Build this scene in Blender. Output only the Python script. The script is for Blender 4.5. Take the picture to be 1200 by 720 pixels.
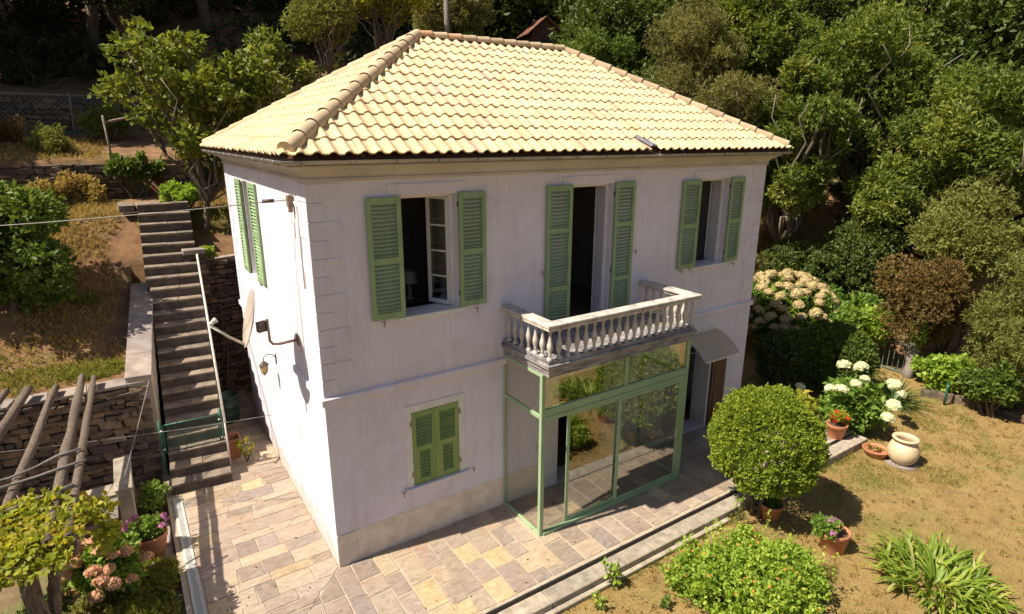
import bpy, bmesh, math, random
import numpy as np
from mathutils import Vector, Matrix
random.seed(7); RNG = np.random.default_rng(11)
scn = bpy.context.scene
for o in list(bpy.data.objects): bpy.data.objects.remove(o)
# ------------------------------------------------------------------ camera
RX, RY = 1024, 614
cam_d = bpy.data.cameras.new('camera'); cam = bpy.data.objects.new('camera', cam_d)
scn.collection.objects.link(cam); scn.camera = cam
yaw, pitch, roll = 0.5858, 0.2807, 0.0031
cam.location = (-2.1697, -8.3343, 6.781)
_f = Vector((math.sin(yaw)*math.cos(pitch), math.cos(yaw)*math.cos(pitch), -math.sin(pitch)))
_r = Vector((math.cos(yaw), -math.sin(yaw), 0)); _u = _r.cross(_f)
_r2 = _r*math.cos(roll) + _u*math.sin(roll); _u2 = -_r*math.sin(roll) + _u*math.cos(roll)
M = Matrix((_r2, _u2, -_f)).transposed().to_4x4(); M.translation = cam.location
cam.matrix_world = M
cam_d.sensor_width = 36; cam_d.lens = 36*695.4/1200; cam_d.clip_start = .05; cam_d.clip_end = 2000
scn.render.resolution_x = RX; scn.render.resolution_y = RY
# ------------------------------------------------------------------ sky, sun, exposure
SUN_EL, SUN_AZ = math.radians(53.5), math.atan2(-1.0, 0.15)      # azimuth measured from +Y towards +X
w = bpy.data.worlds.new('World'); scn.world = w; w.use_nodes = True
nt = w.node_tree; nt.nodes.clear()
sky = nt.nodes.new('ShaderNodeTexSky'); sky.sky_type = 'NISHITA'; sky.sun_disc = False
sky.sun_elevation = SUN_EL; sky.sun_rotation = SUN_AZ % (2*math.pi)
sky.air_density = 1.0; sky.dust_density = 1.5
bg = nt.nodes.new('ShaderNodeBackground'); bg.inputs[1].default_value = 0.05
ow = nt.nodes.new('ShaderNodeOutputWorld')
nt.links.new(sky.outputs[0], bg.inputs[0]); nt.links.new(bg.outputs[0], ow.inputs[0])
sd = bpy.data.lights.new('sun', 'SUN'); sd.energy = 4.8; sd.angle = math.radians(.53); sd.color = (1, .92, .77)
sun = bpy.data.objects.new('sun', sd); scn.collection.objects.link(sun)
S = Vector((math.sin(SUN_AZ)*math.cos(SUN_EL), math.cos(SUN_AZ)*math.cos(SUN_EL), math.sin(SUN_EL)))
sun.rotation_euler = S.to_track_quat('Z', 'Y').to_euler(); sun.location = (-20, 5, 30)
scn.view_settings.view_transform = 'Standard'; scn.view_settings.look = 'None'
scn.view_settings.exposure = 0.85; scn.view_settings.gamma = 1
scn.cycles.max_bounces = 8; scn.cycles.transparent_max_bounces = 12

# ------------------------------------------------------------------ materials
def nodes_mat(name):
    m = bpy.data.materials.new(name); m.use_nodes = True
    n = m.node_tree.nodes; b = n['Principled BSDF']
    return m, n, m.node_tree.links, b
def ramp(n, stops, interp='LINEAR'):
    r = n.new('ShaderNodeValToRGB'); r.color_ramp.interpolation = interp
    e = r.color_ramp.elements
    while len(e) < len(stops): e.new(.5)
    for i, (p, c) in enumerate(stops): e[i].position = p; e[i].color = (*c, 1)
    return r
def rnd_value(n, l):
    """per-object random + per-face attribute 'rnd' -> 0..1"""
    oi = n.new('ShaderNodeObjectInfo'); at = n.new('ShaderNodeAttribute'); at.attribute_name = 'rnd'
    a = n.new('ShaderNodeMath'); a.operation = 'ADD'; l.new(oi.outputs['Random'], a.inputs[0]); l.new(at.outputs['Fac'], a.inputs[1])
    f = n.new('ShaderNodeMath'); f.operation = 'FRACT'; l.new(a.outputs[0], f.inputs[0])
    return f.outputs[0]
def noise(n, l, scale, detail=5, rough=.6, coord='Object', vscale=None, dist=0):
    t = n.new('ShaderNodeTexCoord'); no = n.new('ShaderNodeTexNoise'); no.inputs['Scale'].default_value = scale
    no.inputs['Detail'].default_value = detail; no.inputs['Roughness'].default_value = rough; no.inputs['Distortion'].default_value = dist
    src = n.new('ShaderNodeNewGeometry').outputs['Position'] if coord == 'World' else t.outputs[coord]
    if vscale:
        mp = n.new('ShaderNodeMapping'); mp.inputs['Scale'].default_value = vscale; l.new(src, mp.inputs[0]); src = mp.outputs[0]
    l.new(src, no.inputs['Vector']); return no.outputs['Fac']
def mixc(n, l, fac, a, b, mode='MIX'):
    x = n.new('ShaderNodeMix'); x.data_type = 'RGBA'; x.blend_type = mode
    if isinstance(fac, (int, float)): x.inputs[0].default_value = fac
    else: l.new(fac, x.inputs[0])
    for i, v in ((6, a), (7, b)):
        if isinstance(v, tuple): x.inputs[i].default_value = (*v, 1)
        else: l.new(v, x.inputs[i])
    return x.outputs[2]
def bump(n, l, b, h, strength=.3, dist=.01):
    bp_ = n.new('ShaderNodeBump'); bp_.inputs['Strength'].default_value = strength; bp_.inputs['Distance'].default_value = dist
    l.new(h, bp_.inputs['Height']); l.new(bp_.outputs[0], b.inputs['Normal'])
def simple(name, c1, c2=None, scale=6, rough=.6, bs=.15, bd=.004, metallic=0, coord='Object', vscale=None, lo=.35, hi=.65, fine=60, obj_var=None):
    m, n, l, b = nodes_mat(name); c2 = c2 or tuple(x*.8 for x in c1)
    f = noise(n, l, scale, coord=coord, vscale=vscale); r = ramp(n, [(lo, c1), (hi, c2)]); l.new(f, r.inputs[0])
    out = r.outputs[0]
    if obj_var:
        rr = ramp(n, obj_var); l.new(rnd_value(n, l), rr.inputs[0]); out = mixc(n, l, 1.0, out, rr.outputs[0], 'MULTIPLY')
    l.new(out, b.inputs['Base Color']); b.inputs['Roughness'].default_value = rough; b.inputs['Metallic'].default_value = metallic
    if bs: bump(n, l, b, noise(n, l, fine, coord=coord, vscale=vscale), bs, bd)
    return m
MT = {}
def stucco():
    m, n, l, b = nodes_mat('white_stucco')
    a = noise(n, l, .9, 6, .65, 'Object'); r = ramp(n, [(.3, (.705, .66, .74)), (.7, (.635, .585, .655))]); l.new(a, r.inputs[0])
    s = noise(n, l, 2.0, 6, .7, vscale=(3.2, 3.2, .35)); r2 = ramp(n, [(.52, (1, 1, 1)), (.78, (.84, .81, .77))]); l.new(s, r2.inputs[0])
    c = mixc(n, l, 1.0, r.outputs[0], r2.outputs[0], 'MULTIPLY')
    sp = noise(n, l, 14, 4, .7); r3 = ramp(n, [(.66, (1, 1, 1)), (.76, (.88, .85, .80))]); l.new(sp, r3.inputs[0])
    c = mixc(n, l, 1.0, c, r3.outputs[0], 'MULTIPLY')
    v = n.new('ShaderNodeTexVoronoi'); v.feature = 'DISTANCE_TO_EDGE'; v.inputs['Scale'].default_value = .55
    t = n.new('ShaderNodeTexCoord'); no = n.new('ShaderNodeTexNoise'); no.inputs['Scale'].default_value = 3; l.new(t.outputs['Object'], no.inputs['Vector'])
    ad = n.new('ShaderNodeMixRGB'); ad.blend_type = 'ADD'; ad.inputs[0].default_value = .35; l.new(t.outputs['Object'], ad.inputs[1]); l.new(no.outputs['Color'], ad.inputs[2]); l.new(ad.outputs[0], v.inputs['Vector'])
    r4 = ramp(n, [(0.0, (.80, .77, .75)), (.004, (1, 1, 1))]); l.new(v.outputs['Distance'], r4.inputs[0])
    c = mixc(n, l, .35, c, mixc(n, l, 1.0, c, r4.outputs[0], 'MULTIPLY'))
    ps = n.new('ShaderNodeNewGeometry'); sx = n.new('ShaderNodeSeparateXYZ'); l.new(ps.outputs['Position'], sx.inputs[0])
    d1 = noise(n, l, 3.0, 7, .75); ad1 = n.new('ShaderNodeMath'); ad1.operation = 'MULTIPLY_ADD'; ad1.inputs[1].default_value = -.55; l.new(sx.outputs['Z'], ad1.inputs[0]); l.new(d1, ad1.inputs[2])
    r5 = ramp(n, [(.22, (1, 1, 1)), (.42, (.80, .74, .64))]); l.new(ad1.outputs[0], r5.inputs[0]); c = mixc(n, l, 1.0, c, r5.outputs[0], 'MULTIPLY')
    d2 = noise(n, l, 1.5, 7, .7, vscale=(9, 9, .5)); r6 = ramp(n, [(.60, (1, 1, 1)), (.72, (.80, .77, .73))]); l.new(d2, r6.inputs[0]); c = mixc(n, l, .8, c, mixc(n, l, 1.0, c, r6.outputs[0], 'MULTIPLY'))
    d3 = noise(n, l, .7, 3, .5); r7 = ramp(n, [(.47, (1, 1, 1)), (.49, (.955, .95, .945)), (.56, (.965, .96, .955)), (.58, (1, 1, 1))]); l.new(d3, r7.inputs[0]); c = mixc(n, l, 1.0, c, r7.outputs[0], 'MULTIPLY')
    l.new(c, b.inputs['Base Color']); b.inputs['Roughness'].default_value = .85
    bump(n, l, b, noise(n, l, 9, 9, .75), .35, .02); return m
MT['stucco'] = stucco()
MT['plinth'] = simple('cement_plinth', (.74, .63, .54), (.57, .47, .39), 3.5, .9, .5, .01, lo=.38, hi=.68, fine=45)
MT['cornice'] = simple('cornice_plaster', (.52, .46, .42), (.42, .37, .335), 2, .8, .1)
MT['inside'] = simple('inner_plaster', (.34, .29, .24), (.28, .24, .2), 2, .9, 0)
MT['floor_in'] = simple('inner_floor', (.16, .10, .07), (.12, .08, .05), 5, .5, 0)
MT['frame'] = simple('white_joinery', (.70, .68, .68), (.60, .57, .56), 5, .5, .1)
MT['green'] = simple('green_shutter_paint', (.275, .37, .20), (.20, .295, .14), 5.5, .6, .2, .003, vscale=(1, 1, .4), obj_var=[(0, (.9, .92, .9)), (1, (1.08, 1.06, 1.1))])
MT['green2'] = simple('yellow_green_shutter_paint', (.28, .37, .12), (.21, .29, .09), 5, .65, .2, .003, vscale=(1, 1, .3), obj_var=[(0, (.88, .9, .9)), (1, (1.08, 1.06, 1.1))])
MT['porchgreen'] = simple('porch_green_paint', (.31, .42, .25), (.27, .37, .22), 3, .4, .05, .002)
MT['iron'] = simple('dark_iron', (.05, .045, .04), (.10, .06, .04), 20, .6, .1)
MT['zinc'] = simple('zinc_gutter', (.42, .40, .38), (.28, .26, .25), 3, .45, .1, metallic=.5)
MT['brown_door'] = simple('brown_door_paint', (.10, .045, .025), (.07, .03, .02), 5, .5, .1, vscale=(4, 4, .5))
MT['wood'] = simple('weathered_wood', (.215, .155, .115), (.07, .05, .038), 9, .9, .8, .02, vscale=(5, 5, .45), lo=.36, hi=.62, fine=14)
MT['woodg'] = simple('grey_plank', (.27, .235, .21), (.14, .12, .10), 9, .9, .6, .01, vscale=(6, 6, .5), lo=.36, hi=.62, fine=16)
MT['bark'] = simple('bark', (.16, .12, .085), (.07, .05, .035), 8, .95, .8, .02, vscale=(3, 3, .7), fine=22)
MT['palebark'] = simple('pale_bark', (.30, .25, .20), (.15, .12, .09), 8, .95, .6, .02, vscale=(3, 3, .7), fine=22)
MT['terracotta'] = simple('terracotta', (.48, .20, .10), (.34, .13, .06), 5, .8, .15, .004, lo=.3, hi=.7)
MT['jar'] = simple('cream_glazed_jar', (.62, .50, .33), (.48, .36, .22), 4, .55, .15, .005, lo=.3, hi=.75)
MT['soil'] = simple('soil', (.10, .065, .04), (.06, .04, .025), 20, .95, .6, .01)
MT['dish'] = simple('dish_paint', (.46, .39, .33), (.40, .34, .28), 4, .45, 0)
MT['steel'] = simple('rusty_steel', (.36, .27, .22), (.24, .15, .11), 14, .5, .1, metallic=.4)
MT['pipe'] = simple('pale_pipe', (.68, .64, .56), (.5, .46, .4), 10, .5, .1)
MT['gategreen'] = simple('gate_green_paint', (.03, .13, .075), (.02, .09, .05), 10, .45, .1)
MT['fencegrey'] = simple('fence_grey_green', (.16, .20, .18), (.10, .13, .11), 10, .5, .1)
MT['wire'] = simple('wire', (.30, .27, .24), (.2, .18, .16), 10, .5, 0)
MT['rust'] = simple('rusty_sheet', (.20, .075, .04), (.10, .04, .025), 5, .8, .2)
MT['hutwood'] = simple('hut_boards', (.14, .06, .04), (.07, .03, .02), 5, .9, .2)
MT['barrel'] = simple('green_plastic', (.04, .09, .06), (.03, .06, .04), 5, .5, 0)
MT['grate'] = simple('drain_grate', (.55, .55, .52), (.44, .44, .42), 5, .5, .05)
MT['dark'] = simple('drain_dark', (.05, .045, .04), (.03, .03, .03), 5, .9, 0)
MT['balust'] = None
def balmat():
    m, n, l, b = nodes_mat('weathered_cast_stone')
    f = noise(n, l, 5, 8, .7); r = ramp(n, [(.34, (.62, .56, .50)), (.52, (.44, .39, .35)), (.68, (.17, .15, .15))]); l.new(f, r.inputs[0])
    l.new(r.outputs[0], b.inputs['Base Color']); b.inputs['Roughness'].default_value = .9; bump(n, l, b, noise(n, l, 40, 6, .7), .5, .008); return m
MT['balust'] = balmat()
def slabmat():
    m, n, l, b = nodes_mat('lichened_slab')
    f = noise(n, l, 4, 9, .75, vscale=(.5, 1, 3)); r = ramp(n, [(.32, (.46, .42, .41)), (.48, (.26, .235, .24)), (.64, (.10, .09, .105))]); l.new(f, r.inputs[0])
    l.new(r.outputs[0], b.inputs['Base Color']); b.inputs['Roughness'].default_value = .9; bump(n, l, b, noise(n, l, 40, 6, .7), .5, .008); return m
MT['slab'] = slabmat()
def tilemat():
    m, n, l, b = nodes_mat('sandy_roof_tile')
    r = ramp(n, [(0, (.58, .45, .27)), (.2, (.66, .54, .325)), (.4, (.60, .44, .27)), (.55, (.67, .565, .35)), (.7, (.62, .45, .30)), (.8, (.65, .53, .32)), (.92, (.56, .43, .27)), (.97, (.54, .38, .29)), (1, (.46, .34, .22))])
    l.new(rnd_value(n, l), r.inputs[0])
    f = noise(n, l, 2.2, 8, .7, coord='World'); r2 = ramp(n, [(.35, (1.03, 1.03, 1.0)), (.72, (.84, .77, .70))]); l.new(f, r2.inputs[0])
    c = mixc(n, l, 1.0, r.outputs[0], r2.outputs[0], 'MULTIPLY')
    f2 = noise(n, l, 28, 6, .75, coord='World'); r3 = ramp(n, [(.60, (1, 1, 1)), (.74, (.72, .64, .52))]); l.new(f2, r3.inputs[0])
    c = mixc(n, l, 1.0, c, r3.outputs[0], 'MULTIPLY')
    l.new(c, b.inputs['Base Color']); b.inputs['Roughness'].default_value = .8; bump(n, l, b, f2, .2, .004); return m
MT['tile'] = tilemat()
MT['ridge'] = simple('rosy_ridge_tile', (.56, .43, .28), (.48, .35, .22), 5, .8, .2, .004, obj_var=[(0, (.82, .80, .78)), (.5, (1, 1, 1)), (.85, (1.12, 1.12, 1.1)), (1, (1.05, .75, .62))])
MT['greytile'] = simple('grey_tile', (.20, .19, .22), (.14, .13, .15), 8, .8, .2)
def pavemat():
    m, n, l, b = nodes_mat('quartzite_paving')
    r = ramp(n, [(0, (.25, .195, .165)), (.12, (.36, .29, .235)), (.24, (.22, .18, .16)), (.36, (.38, .30, .235)), (.48, (.27, .205, .18)), (.58, (.42, .345, .255)), (.68, (.24, .195, .185)), (.78, (.35, .27, .23)), (.88, (.45, .35, .21)), (.94, (.20, .155, .14)), (1, (.36, .29, .25))])
    l.new(rnd_value(n, l), r.inputs[0])
    f = noise(n, l, 3.2, 9, .72, coord='World', vscale=(1, 1.8, 1), dist=2.0); r2 = ramp(n, [(.3, (1.25, 1.22, 1.15)), (.5, (.98, .96, .92)), (.7, (.66, .60, .50))]); l.new(f, r2.inputs[0])
    c = mixc(n, l, 1.0, r.outputs[0], r2.outputs[0], 'MULTIPLY')
    g = noise(n, l, 1.1, 5, .6, coord='World'); r4 = ramp(n, [(.5, (1, 1, 1)), (.75, (1.12, .92, .62))]); l.new(g, r4.inputs[0]); c = mixc(n, l, .6, c, mixc(n, l, 1.0, c, r4.outputs[0], 'MULTIPLY'))
    l.new(c, b.inputs['Base Color']); b.inputs['Roughness'].default_value = .7; bump(n, l, b, noise(n, l, 14, 8, .7), .35, .01); return m
MT['pave'] = pavemat()
MT['mortar'] = simple('pale_mortar', (.44, .355, .265), (.35, .28, .205), 9, .9, .3, .004)
MT['kerb'] = simple('kerb_stone', (.42, .36, .29), (.26, .215, .17), 6, .85, .4, .01, coord='World', obj_var=[(0, (.85, .85, .85)), (1, (1.1, 1.08, 1.05))])
MT['drystone'] = simple('dry_stone', (.17, .13, .10), (.085, .062, .048), 6, .9, .6, .015, coord='World', obj_var=[(0, (.5, .5, .52)), (.5, (1, .95, .9)), (.85, (1.4, 1.2, .95)), (1, (1.6, 1.5, 1.4))])
MT['capstone'] = simple('cap_slab_stone', (.33, .28, .25), (.20, .165, .15), 3.5, .85, .4, .01, coord='World', obj_var=[(0, (.82, .82, .84)), (1, (1.12, 1.05, 1.0))])
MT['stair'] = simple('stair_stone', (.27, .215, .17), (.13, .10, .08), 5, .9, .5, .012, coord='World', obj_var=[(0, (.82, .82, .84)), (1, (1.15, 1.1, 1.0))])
MT['riser'] = simple('shade_toned_riser_stone', (.12, .095, .078), (.055, .042, .035), 5, .95, .5, .012)  # stair stone in a darker colour that paints in the shade on the risers
MT['concrete'] = simple('old_concrete', (.36, .30, .23), (.20, .165, .13), 3, .9, .3, .008)
MT['concrete2'] = simple('grey_concrete', (.22, .19, .17), (.16, .14, .13), 2, .9, .2, .006)
def groundmat(name, dry, dry2, soil, green, gscale, gth, glo=.05):
    m, n, l, b = nodes_mat(name)
    a = noise(n, l, 2.6, 8, .75); r = ramp(n, [(.32, dry), (.52, dry2), (.72, soil)]); l.new(a, r.inputs[0])
    f = noise(n, l, 55, 5, .8, vscale=(1, .5, 1)); r2 = ramp(n, [(.3, (1.35, 1.3, 1.2)), (.5, (1, 1, 1)), (.7, (.62, .58, .52))]); l.new(f, r2.inputs[0])
    c = mixc(n, l, 1.0, r.outputs[0], r2.outputs[0], 'MULTIPLY')
    g = noise(n, l, gscale, 6, .65); r3 = ramp(n, [(gth, (0, 0, 0)), (gth+.12, (1, 1, 1))]); l.new(g, r3.inputs[0])
    gg = mixc(n, l, 1.0, green, r2.outputs[0], 'MULTIPLY')
    sc = n.new('ShaderNodeMath'); sc.operation = 'MULTIPLY'; l.new(r3.outputs[0], sc.inputs[0]); sc.inputs[1].default_value = .75
    c = mixc(n, l, sc.outputs[0], c, gg)
    l.new(c, b.inputs['Base Color']); b.inputs['Roughness'].default_value = .95
    bump(n, l, b, f, .7, .03); return m
MT['lawn'] = groundmat('dry_lawn', (.325, .225, .085), (.265, .175, .062), (.18, .11, .042), (.16, .16, .035), .55, .52)
MT['hill'] = groundmat('hillside_soil', (.31, .18, .08), (.20, .105, .05), (.09, .047, .026), (.10, .11, .03), .45, .54)
MT['garden'] = groundmat('garden_soil', (.24, .165, .085), (.16, .10, .055), (.08, .055, .032), (.14, .17, .04), .8, .46)
def leafmat(name, stops, trans=.35, rough=.55, spec=.3):
    m, n, l, b = nodes_mat(name)
    at = n.new('ShaderNodeAttribute'); at.attribute_name = 'rnd'
    r = ramp(n, stops); l.new(at.outputs['Fac'], r.inputs[0]); l.new(r.outputs[0], b.inputs['Base Color'])
    b.inputs['Roughness'].default_value = rough; b.inputs['Specular IOR Level'].default_value = spec
    tr = n.new('ShaderNodeBsdfTranslucent'); mx = n.new('ShaderNodeMixShader'); mx.inputs[0].default_value = trans
    br = mixc(n, l, 1.0, r.outputs[0], (1.5, 1.5, .8), 'MULTIPLY'); l.new(br, tr.inputs['Color'])
    out = n['Material Output']; l.new(b.outputs[0], mx.inputs[1]); l.new(tr.outputs[0], mx.inputs[2]); l.new(mx.outputs[0], out.inputs[0])
    return m
MT['L_fig'] = leafmat('fig_leaves', [(0, (0.067, 0.092, 0.015)), (.5, (0.156, 0.190, 0.030)), (.85, (0.267, 0.283, 0.052)), (1, (0.402, 0.327, 0.089))])
MT['L_chest'] = leafmat('chestnut_leaves', [(0, (0.052, 0.078, 0.014)), (.35, (0.115, 0.155, 0.025)), (.8, (0.218, 0.247, 0.039)), (.96, (0.345, 0.299, 0.057)), (1, (0.506, 0.149, 0.034))])
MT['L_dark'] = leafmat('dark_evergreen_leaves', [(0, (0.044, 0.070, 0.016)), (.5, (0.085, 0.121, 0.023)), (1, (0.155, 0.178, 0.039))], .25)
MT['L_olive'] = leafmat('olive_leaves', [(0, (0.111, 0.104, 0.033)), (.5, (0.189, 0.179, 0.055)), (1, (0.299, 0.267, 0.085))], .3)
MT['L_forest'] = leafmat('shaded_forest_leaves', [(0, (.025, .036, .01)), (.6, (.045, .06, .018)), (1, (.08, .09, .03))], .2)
MT['L_box'] = leafmat('box_leaves', [(0, (0.105, 0.155, 0.017)), (.5, (0.220, 0.285, 0.026)), (.93, (0.358, 0.398, 0.043)), (1, (0.600, 0.423, 0.081))], .35)
MT['L_bush'] = leafmat('bright_bush_leaves', [(0, (0.049, 0.087, 0.014)), (.5, (0.105, 0.157, 0.025)), (1, (0.196, 0.231, 0.039))], .3)
MT['L_lant'] = leafmat('lantana_leaves', [(0, (0.145, 0.244, 0.029)), (.5, (0.276, 0.389, 0.049)), (1, (0.438, 0.503, 0.082))], .4)
MT['L_hyd'] = leafmat('hydrangea_leaves', [(0, (0.086, 0.166, 0.029)), (.5, (0.172, 0.273, 0.043)), (1, (0.316, 0.389, 0.071))], .35)
MT['L_vine'] = leafmat('vine_leaves', [(0, (0.143, 0.198, 0.022)), (.45, (0.308, 0.330, 0.039)), (.8, (0.440, 0.352, 0.044)), (1, (0.374, 0.187, 0.055))], .45)
MT['L_red'] = leafmat('bronze_shrub_leaves', [(0, (.085, .055, .02)), (.5, (.17, .11, .035)), (.85, (.25, .155, .05)), (1, (.19, .19, .04))], .3)
MT['L_feather'] = leafmat('feathery_leaves', [(0, (0.109, 0.121, 0.030)), (.5, (0.184, 0.198, 0.046)), (1, (0.287, 0.287, 0.075))], .35)
MT['L_agap'] = leafmat('strap_leaves', [(0, (.10, .17, .02)), (.5, (.21, .29, .035)), (.93, (.34, .38, .07)), (1, (.48, .42, .18))], .4, .4)
MT['L_grass'] = leafmat('grass_blades', [(0, (.12, .16, .025)), (.5, (.20, .22, .04)), (1, (.34, .27, .09))], .4)
MT['L_dry'] = leafmat('dry_grass', [(0, (0.270, 0.176, 0.068)), (.6, (0.432, 0.297, 0.108)), (1, (0.270, 0.257, 0.068))], .35)
MT['L_cycad'] = leafmat('cycad_leaves', [(0, (.03, .07, .015)), (1, (.08, .13, .03))], .2, .3)
MT['F_cream'] = leafmat('cream_florets', [(0, (.50, .40, .20)), (.6, (.58, .49, .29)), (1, (.42, .28, .13))], .3, .7, .2)
MT['F_white'] = leafmat('white_florets', [(0, (.62, .64, .40)), (1, (.76, .76, .60))], .3, .7, .2)
MT['F_pink'] = leafmat('faded_pink_florets', [(0, (.62, .30, .22)), (.5, (.66, .42, .27)), (1, (.55, .40, .22))], .3, .7, .2)
MT['F_mauve'] = leafmat('mauve_florets', [(0, (.50, .16, .42)), (1, (.60, .25, .5))], .3, .7, .2)
MT['F_orange'] = leafmat('orange_florets', [(0, (.75, .25, .05)), (.6, (.80, .38, .10)), (1, (.85, .6, .1))], .3, .7, .2)
MT['F_red'] = leafmat('red_florets', [(0, (.55, .03, .02)), (1, (.65, .08, .04))], .3, .7, .2)
def glass(name='pane_glass', tint=(.93, .93, .90), base=.13, power=.85):
    m = bpy.data.materials.new(name); m.use_nodes = True; n = m.node_tree.nodes; l = m.node_tree.links; n.clear()
    o = n.new('ShaderNodeOutputMaterial'); t = n.new('ShaderNodeBsdfTransparent'); t.inputs[0].default_value = (*tint, 1)
    g = n.new('ShaderNodeBsdfGlossy'); g.inputs['Roughness'].default_value = .01; g.inputs[0].default_value = (.95, .95, .92, 1)
    fr = n.new('ShaderNodeFresnel'); ge = n.new('ShaderNodeNewGeometry'); io = n.new('ShaderNodeMath'); io.operation = 'MULTIPLY_ADD'; io.inputs[1].default_value = 1/1.5-1.5; io.inputs[2].default_value = 1.5; l.new(ge.outputs['Backfacing'], io.inputs[0]); l.new(io.outputs[0], fr.inputs[0])
    ma = n.new('ShaderNodeMath'); ma.operation = 'MULTIPLY_ADD'; ma.inputs[1].default_value = power*1.6; ma.inputs[2].default_value = base; ma.use_clamp = True
    l.new(fr.outputs[0], ma.inputs[0]); mx = n.new('ShaderNodeMixShader'); l.new(ma.outputs[0], mx.inputs[0]); l.new(t.outputs[0], mx.inputs[1]); l.new(g.outputs[0], mx.inputs[2]); l.new(mx.outputs[0], o.inputs[0])
    return m
MT['glass'] = glass()
def canopymat():
    m, n, l, b = nodes_mat('smoked_polycarbonate'); b.inputs['Base Color'].default_value = (.74, .60, .43, 1); b.inputs['Roughness'].default_value = .25
    t = n.new('ShaderNodeBsdfTransparent'); t.inputs[0].default_value = (.75, .66, .52, 1); mx = n.new('ShaderNodeMixShader'); mx.inputs[0].default_value = .45
    l.new(b.outputs[0], mx.inputs[1]); l.new(t.outputs[0], mx.inputs[2]); l.new(mx.outputs[0], n['Material Output'].inputs[0]); return m
MT['canopy'] = canopymat()

# ------------------------------------------------------------------ mesh helpers
class MB:
    def __init__(s): s.v = []; s.f = []; s.sm = []
    def add(s, vs, fs, smooth=False):
        k = len(s.v); s.v += [tuple(v) for v in vs]; s.f += [tuple(i+k for i in f) for f in fs]; s.sm += [smooth]*len(fs); return s
    def box(s, x0, y0, z0, x1, y1, z1):
        v = [(x0,y0,z0),(x1,y0,z0),(x1,y1,z0),(x0,y1,z0),(x0,y0,z1),(x1,y0,z1),(x1,y1,z1),(x0,y1,z1)]
        return s.add(v, [(0,3,2,1),(4,5,6,7),(0,1,5,4),(1,2,6,5),(2,3,7,6),(3,0,4,7)])
    def obox(s, c, ax, ay, az):
        c = Vector(c); ax = Vector(ax); ay = Vector(ay); az = Vector(az)
        v = [c+a*ax+b_*ay+d*az for d in (-1,1) for a, b_ in ((-1,-1),(1,-1),(1,1),(-1,1))]
        return s.add(v, [(0,3,2,1),(4,5,6,7),(0,1,5,4),(1,2,6,5),(2,3,7,6),(3,0,4,7)])
    def tube(s, pts, r, n=8, caps=True):
        pts = [Vector(p) for p in pts]; rr = r if isinstance(r, (list, tuple)) else [r]*len(pts)
        vs = []; prev = None
        for i, p in enumerate(pts):
            d = (pts[min(i+1, len(pts)-1)] - pts[max(i-1, 0)]).normalized()
            if prev is None: a = d.orthogonal().normalized()
            else: a = (prev - d*prev.dot(d)).normalized()
            prev = a; b = d.cross(a)
            vs += [p + (a*math.cos(2*math.pi*k/n) + b*math.sin(2*math.pi*k/n))*rr[i] for k in range(n)]
        fs = [(i*n+k, i*n+(k+1)%n, (i+1)*n+(k+1)%n, (i+1)*n+k) for i in range(len(pts)-1) for k in range(n)]
        s.add(vs, fs, True)
        if caps:
            k0 = len(s.v) - len(vs)
            s.f += [tuple(k0+k for k in reversed(range(n))), tuple(k0+(len(pts)-1)*n+k for k in range(n))]; s.sm += [False, False]
        return s
    def lathe(s, prof, n=20, c=(0,0,0), smooth=True):
        vs = [(c[0]+r*math.cos(2*math.pi*k/n), c[1]+r*math.sin(2*math.pi*k/n), c[2]+z) for r, z in prof for k in range(n)]
        fs = [(i*n+k, i*n+(k+1)%n, (i+1)*n+(k+1)%n, (i+1)*n+k) for i in range(len(prof)-1) for k in range(n)]
        return s.add(vs, fs, smooth)
    def prism(s, poly, z0, z1, inset=0):
        """horizontal polygon extruded, with the top inset"""
        n = len(poly); c = Vector((sum(p[0] for p in poly)/n, sum(p[1] for p in poly)/n))
        top = []
        for p in poly:
            d = c - Vector(p[:2]); L = d.length; top.append(Vector(p[:2]) + d*(min(inset*1.4, L*.4)/max(L, 1e-6)))
        vs = [(p[0], p[1], z0) for p in poly] + [(p[0], p[1], z1-inset*.7) for p in poly] + [(p.x, p.y, z1) for p in top]
        fs = [(i, (i+1) % n, n+(i+1) % n, n+i) for i in range(n)] + [(n+i, n+(i+1) % n, 2*n+(i+1) % n, 2*n+i) for i in range(n)] + [tuple(range(2*n, 3*n))]
        return s.add(vs, fs)
    def mesh(s, name, m=None):
        me = bpy.data.meshes.new(name); me.from_pydata(s.v, [], s.f)
        me.polygons.foreach_set('use_smooth', s.sm)
        if m is not None: me.materials.append(MT[m] if isinstance(m, str) else m)
        me.update(); return me
    def build(s, name, m, parent=None, loc=(0,0,0), bevel=0, **k):
        return part(name, s.mesh(name, m), parent, loc, bevel, **k)
def part(name, me, parent=None, loc=(0,0,0), bevel=0, label=None, stuff=False):
    o = bpy.data.objects.new(name, me); scn.collection.objects.link(o); o.location = loc
    if parent: o.parent = parent
    if label: o['label'] = label
    if stuff: o['kind'] = 'stuff'
    if bevel:
        b = o.modifiers.new('bevel', 'BEVEL'); b.width = bevel; b.segments = 1; b.limit_method = 'ANGLE'
    return o
def tag(o, label, cat, group=None):
    o['label'] = label; o['category'] = cat
    if group: o['group'] = group
    return o
def empty(name, label, cat, loc=(0,0,0), group=None, rz=0):
    o = bpy.data.objects.new(name, None); scn.collection.objects.link(o); o.location = loc; o.rotation_euler[2] = rz
    o.empty_display_size = .2
    return tag(o, label, cat, group)
def struct(o): o['kind'] = 'structure'; return o
def copy_tree(o, parent=None):
    c = o.copy(); scn.collection.objects.link(c)
    if parent: c.parent = parent
    for ch in [x for x in bpy.data.objects if x.parent == o]: copy_tree(ch, c)
    return c
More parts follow.
